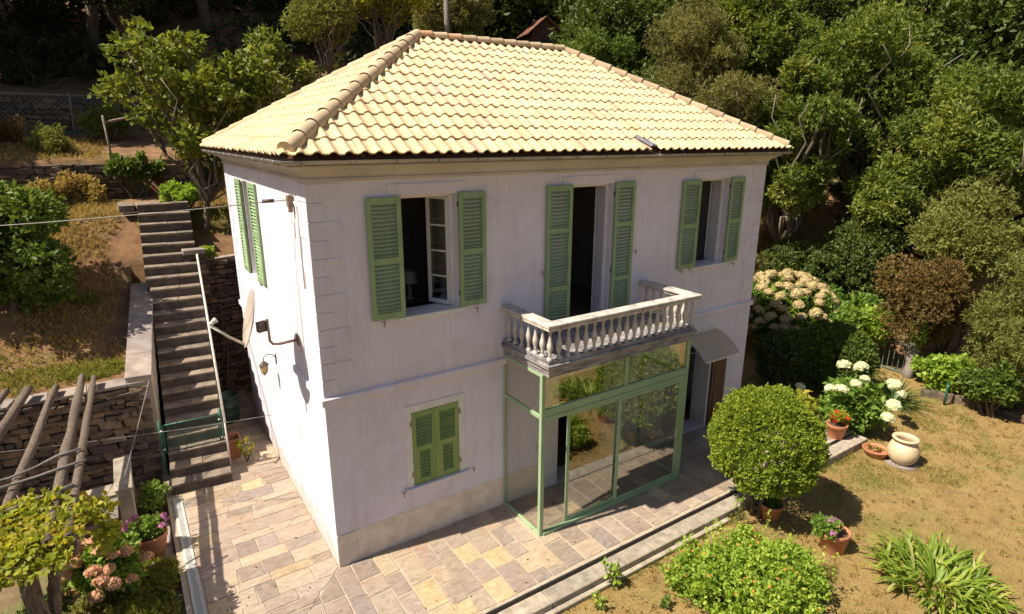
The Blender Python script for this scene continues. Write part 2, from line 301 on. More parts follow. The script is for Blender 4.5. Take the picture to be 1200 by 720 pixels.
def np_mesh(name, V, F, rnd, mat, smooth=False):
    """V (n,3), F (m,k) same-size polygons, rnd (m,)"""
    me = bpy.data.meshes.new(name); n, m, k = len(V), len(F), F.shape[1]
    me.vertices.add(n); me.vertices.foreach_set('co', np.asarray(V, np.float32).ravel())
    me.loops.add(m*k); me.loops.foreach_set('vertex_index', np.asarray(F, np.int32).ravel())
    me.polygons.add(m); me.polygons.foreach_set('loop_start', np.arange(0, m*k, k, dtype=np.int32))
    me.polygons.foreach_set('loop_total', np.full(m, k, np.int32))
    if smooth: me.polygons.foreach_set('use_smooth', np.ones(m, bool))
    me.update(calc_edges=True)
    if rnd is not None:
        a = me.attributes.new('rnd', 'FLOAT', 'FACE'); a.data.foreach_set('value', np.asarray(rnd, np.float32))
    me.materials.append(MT[mat]); return me

# ------------------------------------------------------------------ leaves
def unit(v): return v/np.maximum(np.linalg.norm(v, axis=1, keepdims=True), 1e-9)
def leaves_mesh(name, base, dirs, size, rnd, mat, width=.5, fold=.12):
    """a rhombic folded leaf from each base point along dirs"""
    N = len(base); size = np.asarray(size).reshape(-1, 1)*np.ones((N, 1))
    d = unit(dirs); up = unit(RNG.normal(size=(N, 3)) + np.array([0, 0, 1.2])); side = unit(np.cross(d, up)); nrm = np.cross(side, d)
    tip = base + d*size; mid = base + d*size*.48
    L = mid - side*size*width*.5 + nrm*size*fold; R = mid + side*size*width*.5 + nrm*size*fold
    V = np.stack([base, L, tip, R], 1).reshape(-1, 3); i = np.arange(N)*4
    F = np.stack([np.stack([i, i+1, i+2], 1), np.stack([i, i+2, i+3], 1)], 1).reshape(-1, 3)
    return np_mesh(name, V, F, np.repeat(rnd, 2), mat)
def blob_points(blobs, n, lo=.55):
    """n points spread in the outer shell of the blobs, plus outward directions and the blob's own shade"""
    b = np.array([[*c, *(r if hasattr(r, '__len__') else (r, r, r))] for c, r in blobs], float)
    wgt = (b[:, 3]*b[:, 4]*b[:, 5])**(2/3); idx = RNG.choice(len(b), n, p=wgt/wgt.sum())
    u = unit(RNG.normal(size=(n, 3))); rad = lo + (1-lo)*RNG.random(n)**.6
    p = b[idx, :3] + u*b[idx, 3:6]*rad[:, None]
    shade = RNG.random(len(b))[idx]
    return p, u, shade
def foliage(name, blobs, nclus, per, size, mat, parent=None, lo=.55, width=.5, spread=1.0, droop=0., loc=(0,0,0), csize=None, up=.3):
    p, u, sh = blob_points(blobs, nclus, lo)
    base = np.repeat(p, per, 0); N = len(base)
    d = unit(np.repeat(u, per, 0)*.7 + RNG.normal(size=(N, 3))*spread + np.array([0, 0, up-droop]))
    cs = csize if csize is not None else size*.25
    base = base + RNG.normal(size=(N, 3))*cs
    rnd = np.clip(np.repeat(.30*sh + .15*RNG.random(nclus), per)*1. + RNG.random(N)*.55, 0, 1)
    s = size*(.6 + .8*RNG.random(N))
    return part(name, leaves_mesh(name, base, d, s, rnd, mat, width), parent, loc)
def rand_blobs(c, R, n, r0, r1, flat=1., shell=.75):
    out = []
    for i in range(n):
        u = unit(RNG.normal(size=(1, 3)))[0]; k = shell*RNG.random()**.5; r = r0 + (r1-r0)*RNG.random()
        out.append(((c[0]+u[0]*R[0]*k, c[1]+u[1]*R[1]*k, c[2]+u[2]*R[2]*k), (r, r, r*flat)))
    return out
def crooked(a, b, n=5, amp=.08):
    a = Vector(a); b = Vector(b); L = (b-a).length; out = []
    for i in range(n+1):
        t = i/n; q = a.lerp(b, t)
        if 0 < i < n: q = q + Vector([random.uniform(-1, 1) for _ in range(3)])*L*amp
        out.append(q)
    return out
def add_tree(name, label, cat, loc, H, R, mat, nblob=14, nclus=2600, per=7, leaf=.17, r0=.7, r1=1.3, trunk=.16, tmat='bark', crown_z=None, flat=.85, group=None, width=.45, lean=(0,0), lo=.5, spread=1.0, twigs=10, droop=0, protos={}, seed=None, bare=0):
    t = empty(name, label, cat, loc, group)
    cz = crown_z if crown_z is not None else H - R[2]
    c = (lean[0], lean[1], cz)
    blobs = rand_blobs(c, R, nblob, r0, r1, flat)
    foliage('crown', blobs, nclus, per, leaf, mat, t, lo, width, spread, droop)
    tb = MB(); fork = Vector((lean[0]*.4, lean[1]*.4, max(.4, (cz-R[2])*.8 if cz-R[2] > .5 else cz*.3)))
    pts = crooked((0, 0, -.3), fork, 4, .04); tb.tube(pts, [trunk*(1.25-.5*i/4) for i in range(5)], 9); tb.build('trunk', tmat, t)
    order = sorted(blobs, key=lambda b: -b[1][0])[:twigs]
    for (bc, br) in order:
        lb = MB(); pp = crooked(fork, bc, 5, .06); lb.tube(pp, [trunk*.55*(1-.8*i/5)+.012 for i in range(6)], 6)
        for k in range(3):
            e = Vector(bc) + Vector([random.uniform(-1, 1)*br[0]*.9, random.uniform(-1, 1)*br[0]*.9, random.uniform(-.3, 1)*br[0]*.9])
            q = crooked(pp[3+k % 2], e, 4, .08); lb.tube(q, [trunk*.2*(1-.8*i/4)+.006 for i in range(5)], 5, False)
        lb.build('limb', tmat, t)
    for k in range(bare):
        lb = MB(); e = Vector(c) + Vector([random.uniform(-1, 1)*R[0]*.8, random.uniform(-1, .2)*R[1]*.8, random.uniform(-.3, .55)*R[2]])
        q = crooked(fork, e, 7, .07); lb.tube(q, [trunk*.28*(1-.85*i/7)+.006 for i in range(8)], 5); lb.build('bare_branch', 'palebark', t)
    return t
def flower_head_mesh(name, r, mat, n=150, petal=.03):
    u = unit(RNG.normal(size=(n, 3))); u[:, 2] = np.abs(u[:, 2])*1.0 - .35*(RNG.random(n) < .4); u = unit(u)
    p = u*r*(.85+.2*RNG.random((n, 1)))
    u = unit(u + RNG.normal(size=(n, 3))*.35); t1 = unit(np.cross(u, RNG.normal(size=(n, 3)))); t2 = np.cross(u, t1); s = petal*(.8+.5*RNG.random((n, 1)))
    V = np.stack([p-t1*s, p-t2*s+u*s*.2, p+t1*s, p+t2*s+u*s*.2], 1).reshape(-1, 3); i = np.arange(n)*4
    F = np.stack([i, i+1, i+2, i+3], 1)
    return np_mesh(name, V, F, RNG.random(n), mat)

# ------------------------------------------------------------------ terrain
def lerp_tab(y, tab):
    xs = [a for a, b in tab]; ys = [b for a, b in tab]; return float(np.interp(y, xs, ys))
LT = [(5.05, 2.1), (6, 2.3), (8, 3.2), (9.8, 4.7), (11.9, 5.1), (12.05, 6.1), (15, 6.6), (16.5, 6.9), (16.65, 8.0), (20, 8.8), (22, 9.6), (30, 14.5), (60, 33), (200, 60)]
MTAB = [(8.6, 3.75), (9.8, 4.75), (12, 5.5), (20, 10.2), (30, 16), (60, 34), (200, 60)]
def sm(a, b, x):
    t = min(1, max(0, (x-a)/(b-a))); return t*t*(3-2*t)
def right_h(x, y):
    d = (x-12)*.64 + (y-5)*.77
    return .62*max(0, d) if d < 45 else .62*45 + (d-45)*.15
def gz(x, y):
    if y < -2 or True:
        if x < -2.1 and y < 5.05: return -.12
        if -2.1 <= x < 10.6 and y < 8.6 and y > .3: return -.05
        if x >= -2.1 and y <= .3 and x < 11.9: return -.2
        if x < -2.1:
            return lerp_tab(y, LT)
        m = lerp_tab(y, MTAB); lf = lerp_tab(y, LT)
        k = sm(-.7, 3.5, x); h = lf*(1-k) + m*k
        if y < 8.6: h = 0
        if x > 9:
            g = right_h(x, y)
            if y <= 3.0: z0 = -.2 + .15*sm(-3, 0, y); return z0 + g
            kk = sm(9, 15, x); 
            if y < 8.6: return max(-.05, g*1.0 if x > 10.6 else 0)
            return h*(1-kk) + max(g, 0)*kk + 0
        return h
from mathutils import noise as mnoise
def axis_lines(segs, extra):
    a = []
    for s0, s1, st in segs: a += list(np.arange(s0, s1, st))
    a += extra; return sorted(set(round(float(v), 4) for v in a))
xs = axis_lines([(-150, -40, 12), (-40, -12, 2), (-12, 24, .4), (24, 60, 2), (60, 220, 15)], [-2.101, -2.1, 10.599, 10.6, 11.9, 11.901, 220])
ys = axis_lines([(-120, -30, 12), (-30, -8, 1.5), (-8, 26, .4), (26, 70, 2), (70, 220, 15)], [.3, .301, 5.05, 5.051, 8.599, 8.6, 11.9, 12.05, 16.5, 16.65, 220])
def ground_z(x, y):
    z = gz(x, y); flat = (y < 8.7 and -2.2 < x < 12) or (x < -2 and y < 5.3)
    n = mnoise.noise(Vector((x*.35, y*.35, 0)))*.5 + mnoise.noise(Vector((x*1.3, y*1.3, 3)))*.25
    if flat: return z
    amp = .035 if (z < .1 and y < 4) else .28*sm(0, 2.5, z)
    return z + n*amp
def build_ground():
    vid = {}; V = []
    for j, y in enumerate(ys):
        for i, x in enumerate(xs): vid[(i, j)] = len(V); V.append((x, y, ground_z(x, y)))
    groups = {'lawn': [], 'hill': [], 'garden': []}
    for j in range(len(ys)-1):
        for i in range(len(xs)-1):
            cx = (xs[i]+xs[i+1])/2; cy = (ys[j]+ys[j+1])/2
            z = max(V[vid[(i, j)]][2], V[vid[(i+1, j+1)]][2], V[vid[(i+1, j)]][2], V[vid[(i, j+1)]][2])
            g = 'garden' if (cx < -2.1 and cy < 5.05) else ('lawn' if (z < .25 and cx > -2.1) else 'hill')
            groups[g].append((vid[(i, j)], vid[(i+1, j)], vid[(i+1, j+1)], vid[(i, j+1)]))
    me = bpy.data.meshes.new('ground'); allf = groups['lawn']+groups['hill']+groups['garden']
    me.from_pydata(V, [], allf)
    for k in ('lawn', 'hill', 'garden'): me.materials.append(MT[k])
    mi = [0]*len(groups['lawn']) + [1]*len(groups['hill']) + [2]*len(groups['garden'])
    me.polygons.foreach_set('material_index', mi); me.polygons.foreach_set('use_smooth', [True]*len(mi)); me.update()
    o = bpy.data.objects.new('ground', me); scn.collection.objects.link(o); struct(o)
build_ground()

# ------------------------------------------------------------------ paved terrace
def clip_half(poly, nx, ny, c):
    """keep nx*x+ny*y <= c"""
    out = []
    for i in range(len(poly)):
        a = poly[i]; b = poly[(i+1) % len(poly)]; da = nx*a[0]+ny*a[1]-c; db = nx*b[0]+ny*b[1]-c
        if da <= 0: out.append(a)
        if (da < 0 < db) or (db < 0 < da):
            t = da/(da-db); out.append((a[0]+(b[0]-a[0])*t, a[1]+(b[1]-a[1])*t))
    return out
TY = -2.1; TXR = 11.75
terrace = MB(); terrace.box(-2.2, TY, -.30, TXR, -.0, -.010); terrace.box(-2.2, 0, -.30, -.0, 8.6, -.010); terrace.box(10.27, 0, -.3, TXR, .3, -.010)
terrace.box(0, 0, -.3, .02, 8.6, -.012)
terrace = terrace.build('paved_terrace', 'mortar'); struct(terrace)
stone_n = 0; small_stones = []
def paving_stone(poly, parent=None):
    global stone_n
    if len(poly) < 3: return
    A = abs(sum(poly[i][0]*poly[(i+1) % len(poly)][1]-poly[(i+1) % len(poly)][0]*poly[i][1] for i in range(len(poly))))/2
    if A < .006: return
    cx = sum(p[0] for p in poly)/len(poly); cy = sum(p[1] for p in poly)/len(poly)
    g = .005 if cx < 0 and cy > cx else .011; q = []
    for p in poly:
        d = Vector((cx-p[0], cy-p[1])); dd = Vector((math.copysign(min(g, abs(d.x)), d.x), math.copysign(min(g, abs(d.y)), d.y)))
        q.append((p[0]+dd.x-cx+random.uniform(-.016, .016), p[1]+dd.y-cy+random.uniform(-.016, .016)))
    mb = MB(); mb.prism(q, -.02, random.uniform(-.0015, .0035), .006); mb.build('paving_stone', 'pave', terrace, (cx, cy, 0)); stone_n += 1
def strip_split(a, b, lo, hi):
    out = [a]
    while b - out[-1] > hi*1.15: out.append(out[-1] + random.uniform(lo, hi))
    out.append(b); return out
def pave_region(x0, x1, y0, y1, along, clips=()):
    """strips run along 'x' or 'y'"""
    if along == 'y':
        xs_ = strip_split(x0, x1, .28, .44)
        for i in range(len(xs_)-1):
            ys_ = strip_split(y0 - random.uniform(0, .3), y1, .34, .74)
            ys_[0] = y0
            for j in range(len(ys_)-1):
                cells = [(xs_[i], ys_[j], xs_[i+1], ys_[j+1])]
                if random.random() < .10 and ys_[j+1]-ys_[j] > .4:
                    mx = (xs_[i]+xs_[i+1])/2+random.uniform(-.04, .04); cells = [(xs_[i], ys_[j], mx, ys_[j+1]), (mx, ys_[j], xs_[i+1], ys_[j+1])]
                for c in cells: emit(c, clips)
    else:
        ys_ = strip_split(y0, y1, .19, .42)
        for i in range(len(ys_)-1):
            xs_ = strip_split(x0 - random.uniform(0, .3), x1, .26, .78); xs_[0] = x0
            for j in range(len(xs_)-1): emit((xs_[j], ys_[i], xs_[j+1], ys_[i+1]), clips)
def emit(c, clips):
    poly = [(c[0], c[1]), (c[2], c[1]), (c[2], c[3]), (c[0], c[3])]
    for k in clips:
        poly = clip_half(poly, *k)
        if len(poly) < 3: return
    paving_stone(poly)
pave_region(-2.15, 10.27, TY+.02, -.01, 'y', [(-1, 1, .02)])            # in front, mitred at the corner: y - x <= 0
pave_region(10.27, TXR-.03, TY+.02, .28, 'y')
pave_region(-1.93, -.01, TY+.02, 5.0, 'x', [(1, -1, -.02), (-1, 0, 1.93)])
pave_region(-.95, -.01, 5.0, 8.5, 'x')
# drain along the left edge
dr = empty('drain', 'white slotted drain grate set along the left edge of the paved terrace', 'drain', (-2.03, 0, 0))
mb = MB(); mb.box(-.075, -1.9, -.02, -.06, 3.6, .012); mb.box(.06, -1.9, -.02, .075, 3.6, .012); mb.box(-.06, -1.9, -.02, .06, 3.6, -.011); mb.build('channel', 'grate', dr)
for k in range(11):
    y0 = -1.9 + .5*k; mb = MB(); y = y0 + .01; mb.box(-.058, y0+.003, .001, -.040, y0+.497, .010); mb.box(.040, y0+.003, .001, .058, y0+.497, .010)
    while y < y0+.48:
        mb.box(-.040, y, .001, .040, y+.016, .009); y += .031
    mb.build('grate', 'grate', dr)
# kerb channel
gut = MB(); gut.box(-2.2, TY-.11, -.3, TXR, TY-.001, -.16); gut = gut.build('kerb_channel', 'dark'); struct(gut)
kerb = empty('kerb', 'long pale stone kerb running in front of the paved terrace beside the lawn', 'kerb', (0, TY-.26, 0))
x = -2.2
while x < TXR-.05:
    x2 = min(TXR, x + random.uniform(.8, 1.3)); mb = MB(); mb.box(x+.004, -.15, -.32, x2-.004, .15, -.025+random.uniform(-.004, .004)); mb.build('kerb_stone', 'kerb', kerb, (0,0,0), .012); x = x2
mb = MB(); mb.box(-2.2, .215, -.04, TXR, .255, .0); mb.build('steel_edge', 'kerb', kerb, bevel=.004)
mb = MB(); mb.box(-2.2, -.24, -.32, 6.6, -.151, -.13); mb.build('lower_footing', 'kerb', kerb, bevel=.01)

# ------------------------------------------------------------------ the house
W, D, H, FL2 = 10.27, 6.70, 6.20, 3.30
house = empty('house', 'white two storey stucco house with green shutters and a sandy tiled hipped roof', 'house', (0, 0, 0))
def wall_panel(kind, pos, a0, a1, z0, z1, opens, thick, inward):
    """kind 'x': wall in plane y=pos along x; 'y': plane x=pos along y. inward = +1/-1 direction of the inside"""
    mb = MB()
    def P(a, n_, z): return (a, pos+n_*inward, z) if kind == 'x' else (pos+n_*inward, a, z)
    As = sorted(set([a0, a1] + [o[i] for o in opens for i in (0, 1)])); Zs = sorted(set([z0, z1] + [o[i] for o in opens for i in (2, 3)]))
    for i in range(len(As)-1):
        for j in range(len(Zs)-1):
            ca, cz = (As[i]+As[i+1])/2, (Zs[j]+Zs[j+1])/2
            if any(o[0] < ca < o[1] and o[2] < cz < o[3] for o in opens): continue
            for n_ in (0, thick): mb.add([P(As[i], n_, Zs[j]), P(As[i+1], n_, Zs[j]), P(As[i+1], n_, Zs[j+1]), P(As[i], n_, Zs[j+1])], [(0, 1, 2, 3)])
    for o in opens:
        q = [(o[0], o[2]), (o[1], o[2]), (o[1], o[3]), (o[0], o[3])]
        for k in range(4):
            a, b = q[k], q[(k+1) % 4]; mb.add([P(a[0], 0, a[1]), P(b[0], 0, b[1]), P(b[0], thick, b[1]), P(a[0], thick, a[1])], [(0, 1, 2, 3)])
    return mb
UPW = [(1.34, 2.30, 4.06, 5.92), (4.62, 5.62, FL2, 5.94), (8.05, 9.01, 4.06, 5.92)]
LOW = [(1.37, 2.25, 1.02, 2.39), (4.45, 6.0, 0.02, 2.30), (7.97, 8.95, .02, 2.20)]
LEFT = [(3.92, 4.64, 4.02, 5.92)]
wall_panel('x', 0, 0, W, -.3, H+.2, UPW+LOW, .42, 1).build('front_wall', 'stucco', house)
wall_panel('y', 0, 0.001, D, -.3, H+.2, LEFT, .42, 1).build('left_wall', 'stucco', house)
wall_panel('y', W, 0.001, D, -.3, H+.2, [], .42, -1).build('right_wall', 'stucco', house)
wall_panel('x', D, 0, W, -.3, H+.2, [], .42, -1).build('back_wall', 'stucco', house)
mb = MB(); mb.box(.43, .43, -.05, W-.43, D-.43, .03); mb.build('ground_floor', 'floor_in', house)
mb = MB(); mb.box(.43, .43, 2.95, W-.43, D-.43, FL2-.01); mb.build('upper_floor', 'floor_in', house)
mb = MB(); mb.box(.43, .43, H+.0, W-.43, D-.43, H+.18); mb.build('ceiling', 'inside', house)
mb = MB()
for x in (3.4, 6.9): mb.box(x, .43, FL2, x+.1, D-.43, H); mb.box(x, .43, .03, x+.1, D-.43, 2.95)
mb.box(.43, 3.6, FL2, W-.43, 3.7, H); mb.box(.43, 3.6, .03, W-.43, 3.7, 2.95)
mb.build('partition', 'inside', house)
def ring(prof, x0=0, y0=0, x1=W, y1=D):
    """profile (outward offset, z) swept round the house with mitred corners"""
    mb = MB(); n = len(prof); vs = []
    for (sx, sy) in ((-1, -1), (1, -1), (1, 1), (-1, 1)):
        for o, z in prof: vs.append(((x0-o if sx < 0 else x1+o), (y0-o if sy < 0 else y1+o), z))
    fs = []
    for k in range(4):
        for i in range(n-1): fs.append((k*n+i, ((k+1) % 4)*n+i, ((k+1) % 4)*n+i+1, k*n+i+1))
    return mb.add(vs, fs)
ring([(-.01, 2.865), (.035, 2.87), (.05, 2.885), (.05, 2.975), (.035, 2.99), (-.01, 3.0)]).build('string_course', 'stucco', house)
for a, b in ((.31, 4.17), (6.28, 7.80), (9.0, W-.001)): mb = MB(); mb.box(a, -.005, -.3, b, .01, .585); mb.build('plinth', 'plinth', house)
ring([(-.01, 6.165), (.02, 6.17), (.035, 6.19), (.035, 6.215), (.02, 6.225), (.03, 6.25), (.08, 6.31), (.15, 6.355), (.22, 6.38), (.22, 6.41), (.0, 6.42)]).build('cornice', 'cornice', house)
# quoins and corner pilasters
def quoins(corner):
    z = 3.01; k = 0; n = 12; h = (6.15-3.01)/n
    for i in range(n):
        long_ = (i % 2 == 1); L = .46 if long_ else .24
        if corner == 'left':
            mb = MB(); e = .012
            mb.add([(-e, -e, z+.006), (L, -e, z+.006), (L, .01, z+.006), (.01, .01, z+.006), (.01, L, z+.006), (-e, L, z+.006)] + [(-e, -e, z+h-.006), (L, -e, z+h-.006), (L, .01, z+h-.006), (.01, .01, z+h-.006), (.01, L, z+h-.006), (-e, L, z+h-.006)],
                   [(5, 4, 3, 2, 1, 0), (6, 7, 8, 9, 10, 11)] + [(a, (a+1) % 6, 6+(a+1) % 6, 6+a) for a in range(6)])
        elif corner == 'rear': mb = MB(); mb.box(-.012, D-L, z+.006, .01, D, z+h-.006)
        else: mb = MB(); mb.box(W-L, -.012, z+.006, W, .01, z+h-.006)
        mb.build('quoin', 'stucco', house, bevel=.004); z += h
for c in ('left', 'right', 'rear'): quoins(c)
mb = MB(); mb.box(-.008, -.008, .603, .31, .02, 2.86); mb.box(-.008, .02, .603, .012, .31, 2.86); mb.build('corner_pilaster', 'stucco', house)
mb = MB(); mb.box(W-.48, -.008, .603, W+.008, .02, 2.86); mb.build('corner_pilaster', 'stucco', house)
mb = MB(); mb.box(-.009, -.012, -.2, .309, -.001, .575); mb.build('corner_plinth', 'plinth', house, bevel=.004)
# lintel bands and sills
for (a, b) in ((1.16, 2.47), (4.43, 5.80), (7.86, 9.18)):
    mb = MB(); mb.box(a, -.018, 5.945, b, .01, 6.10); mb.build('lintel', 'stucco', house, bevel=.004)
for (a, b, z) in ((1.22, 2.42, 4.06), (7.93, 9.13, 4.06)):
    mb = MB(); mb.box(a, -.06, z-.06, b, .40, z+.005); mb.build('sill', 'frame', house, bevel=.006)
mb = MB(); mb.box(1.19, -.06, .965, 2.43, .05, 1.015); mb.build('sill', 'stucco', house, bevel=.006)
mb = MB(); mb.box(1.25, -.014, 1.016, 1.368, .01, 2.52); mb.box(2.252, -.014, 1.016, 2.37, .01, 2.52); mb.box(1.368, -.014, 2.392, 2.252, .01, 2.52); mb.build('window_surround', 'frame', house, bevel=.004)
mb = MB(); mb.box(4.17, -.02, .0, 4.45, .01, 2.45); mb.box(6.0, -.02, 0, 6.28, .01, 2.45); mb.box(4.45, -.02, 2.3, 6.0, .01, 2.45); mb.build('door_surround', 'frame', house, bevel=.004)
mb = MB(); mb.box(7.80, -.015, .0, 7.97, .01, 2.34); mb.box(8.95, -.015, 0, 9.0, .01, 2.34); mb.box(7.97, -.015, 2.2, 8.95, .01, 2.34); mb.build('door_surround', 'frame', house, bevel=.004)
# window joinery: frame round the opening, casements swung inwards
def casement(hinge, ang, wd, z0, z1, rows, y=.16, parent=house, lite=.5):
    """leaf from hinge x, opened inwards by ang; wd signed"""
    o = empty_part('casement', parent, (hinge, y, z0)); o.rotation_euler[2] = ang; s = 1 if wd > 0 else -1; a = abs(wd); hgt = z1-z0
    mb = MB(); f = .05
    X = lambda u: s*u
    def bx(u0, zz0, u1, zz1, t=.02): mb.box(min(X(u0), X(u1)), -t, zz0, max(X(u0), X(u1)), t, zz1)
    bx(0, 0, f, hgt); bx(a-f, 0, a, hgt); bx(f, 0, a-f, f*1.4); bx(f, hgt-f, a-f, hgt)
    for k in range(1, rows): z = f+(hgt-2*f)*k/rows; bx(f, z-.013, a-f, z+.013, .014)
    o.data = mb.mesh('casement', 'frame')
    for k in range(rows):
        g = MB(); z0_ = f+(hgt-2*f)*k/rows+.014; z1_ = f+(hgt-2*f)*(k+1)/rows-.014; g.box(min(X(f+.001), X(a-f-.001)), -.003, max(z0_, f*1.4+.001), max(X(f+.001), X(a-f-.001)), .003, min(z1_, hgt-f-.001)); g.build('pane', 'glass', o)
    return o
def empty_part(name, parent, loc):
    o = bpy.data.objects.new(name, bpy.data.meshes.new(name)); scn.collection.objects.link(o); o.parent = parent; o.location = loc; return o
for (x0, x1, z0, z1), rows in ((UPW[0], 4), (UPW[1], 4), (UPW[2], 4)):
    mb = MB(); fz = z0+.006; mb.box(x0, .13, fz, x0+.05, .19, z1); mb.box(x1-.05, .13, fz, x1, .19, z1); mb.box(x0+.05, .13, z1-.05, x1-.05, .19, z1); mb.build('window_frame', 'frame', house, bevel=.004)
    hw = (x1-x0)/2-.05
    if rows == 4 and x0 < 4: casement(x1-.06, math.radians(-62), -hw, z0+.02, z1-.06, 4)
    else: casement(x1-.01, math.radians(-158), -hw, z0+.02, z1-.06, 4, y=.45)
    casement(x0+.05, math.radians(85), hw, z0+.02, z1-.06, 4)
# shutters with individual slats
def shutter(x, z0, z1, wd, parent, mats='green', panels=2, plane='x', loc=None, depth=.038, closed=False):
    o = empty_part('shutter', parent, (0, 0, 0)); mb = MB(); st = .075 if not closed else .07; h = z1-z0
    d0, d1 = -depth/2, depth/2
    mb.box(0, d0, 0, st, d1, h); mb.box(wd-st, d0, 0, wd, d1, h)
    rails = [(0, .10), (h-.10, h)]
    if panels == 2: m = h*.49; rails.append((m-.05, m+.05))
    if panels == 3: rails += [(h*.30-.05, h*.30+.05), (h*.70-.045, h*.70+.045)]
    rails.sort()
    for a, b in rails: mb.box(st, d0+.001, a, wd-st, d1-.001, b)
    if closed:   # narrower louvred opening low down, bead strip along the meeting edge
        mb.box(st, d0+.004, rails[0][1], st+.05, d1-.004, rails[1][0]); mb.box(wd-st-.05, d0+.004, rails[0][1], wd-st, d1-.004, rails[1][0])
    o.data = mb.mesh('shutter', mats)
    bm = o.modifiers.new('bevel', 'BEVEL'); bm.width = .003; bm.segments = 1
    for (a0, a1), (b0, b1) in zip(rails[:-1], rails[1:]):
        nar = .05 if (closed and a0 == 0) else 0
        n = max(3, int(round((b0-a1)/.063))); p = (b0-a1)/n
        for k in range(n):
            zc = a1+p*(k+.5); s = MB(); L = wd-2*st-2*nar
            c = (wd/2, 0, zc); s.obox(c, (L/2, 0, 0), (0, .018, .0145), (0, -.003, .0042)); s.build('slat', mats, o)
    return o
def hang(o, x, y, z, rz=0): o.location = (x, y, z); o.rotation_euler[2] = rz; return o
SY = -.045
hang(shutter(0, 4.08, 5.92, .53, house), .81, SY, 4.08, math.radians(-1.5)); hang(shutter(0, 4.06, 5.92, .50, house), 2.315, SY, 4.07, math.radians(1))
hang(shutter(0, 3.30, 5.94, .55, house, panels=3), 4.05, SY, 3.32, math.radians(-2)); hang(shutter(0, 3.30, 5.94, .53, house, panels=3), 5.64, SY, 3.32, math.radians(2))
hang(shutter(0, 4.08, 5.92, .53, house), 7.50, SY, 4.08, math.radians(-2)); hang(shutter(0, 4.06, 5.92, .48, house), 9.03, SY, 4.07, math.radians(1.5))
hang(shutter(0, 1.03, 2.38, .432, house, 'green2', closed=True), 1.375, .012, 1.03); hang(shutter(0, 1.03, 2.38, .432, house, 'green2', closed=True), 1.813, .012, 1.03)
mb = MB(); mb.box(1.79, -.022, 1.04, 1.83, -.008, 2.37); mb.build('meeting_strip', 'green2', house, bevel=.003)
# left wall shutters, folded open against the wall (plane x=0, built along -y when rotated)
hang(shutter(0, 4.02, 5.92, .55, house), SY, 5.22, 4.03, math.radians(-90)); hang(shutter(0, 4.02, 5.92, .55, house), SY, 3.88, 4.03, math.radians(-88))
mb = MB(); mb.box(-.05, 3.82, 3.97, .38, 4.74, 4.025); mb.build('sill', 'frame', house, bevel=.006)
mb = MB(); mb.box(.13, 3.92, 4.03, .19, 3.97, 5.92); mb.box(.13, 4.59, 4.03, .19, 4.64, 5.92); mb.box(.13, 3.97, 5.87, .19, 4.59, 5.92); mb.box(.13, 4.265, 4.03, .19, 4.295, 5.87); mb.build('window_frame', 'frame', house)
g = MB(); g.box(.155, 3.97, 4.04, .162, 4.59, 5.87); g.build('pane', 'glass', house)
# shutter catches
for (x, z) in ((.98, 4.03), (2.62, 4.00), (7.62, 4.03), (9.35, 4.0), (1.15, .98), (2.50, 1.0), (3.98, 4.45), (6.24, 4.6)):
    mb = MB(); mb.tube([(x, .0, z), (x, -.075, z)], .008, 5); mb.tube([(x, -.075, z-.06), (x, -.078, z), (x+.01, -.075, z+.045)], .010, 5); mb.build('shutter_catch', 'steel', house)
for z in (1.25, 2.2):
    for x in (1.355, 2.265): mb = MB(); mb.box(x-.02, -.022, z-.045, x+.02, -.010, z+.045); mb.build('hinge', 'steel', house)
for x in (1.325, 2.31, 4.61, 5.63, 8.04, 9.02):
    for z in (4.3, 5.75): mb = MB(); mb.tube([(x, -.03, z-.035), (x, -.03, z+.035)], .013, 6); mb.build('hinge', 'iron', house)
# entrance: brown leaf folded open, dark recess, canopy
def leaf_door(w_, h_, name='door'):
    mb = MB(); mb.box(0, -.02, 0, w_, .02, h_)
    for z0, z1 in ((.12, .9), (1.05, h_-.12)): mb.box(.09, -.032, z0, w_-.09, -.0205, z1)
    return mb
o = leaf_door(.50, 2.15).build('door', 'brown_door', house, (9.02, -.045, .02), .004, label='dark brown wooden leaf folded open against the wall')
hd = MB(); hd.tube([(.42, -.03, 1.0), (.42, -.07, 1.0), (.36, -.07, 1.0)], .009, 6); hd.build('handle', 'steel', o)
can = MB(); nn = 10
top = []; 
for k in range(nn+1):
    t = k/nn; yy = -.70*t; zz = 2.49 - .39*t**1.8; top.append((yy, zz))
vs = [(7.90, y, z) for y, z in top] + [(9.07, y, z) for y, z in top]; vs += [(7.90, y, z-.008) for y, z in top] + [(9.07, y, z-.008) for y, z in top]
n1 = nn+1; fs = [(k, k+1, n1+k+1, n1+k) for k in range(nn)] + [(2*n1+k, 3*n1+k, 3*n1+k+1, 2*n1+k+1) for k in range(nn)]
can.add(vs, fs, True); can = can.build('door_canopy', 'canopy', house)
for x in (7.89, 9.06):
    mb = MB(); mb.tube([(x, y, z-.012) for y, z in top], .013, 5); mb.tube([(x, -.02, 2.02), (x, -.30, 2.20), (x, -.50, 2.27)], .012, 5); mb.tube([(x, -.01, 2.0), (x, -.01, 2.5)], .012, 5); mb.build('canopy_bracket', 'zinc', can)
mb = MB(); mb.box(7.90, -.72, 2.085, 9.07, -.697, 2.12); mb.build('front_edge', 'pipe', can)
mb = MB(); mb.box(7.75, -.012, 2.45, 9.12, .0, 2.62); mb.build('canopy_flashing', 'frame', can)
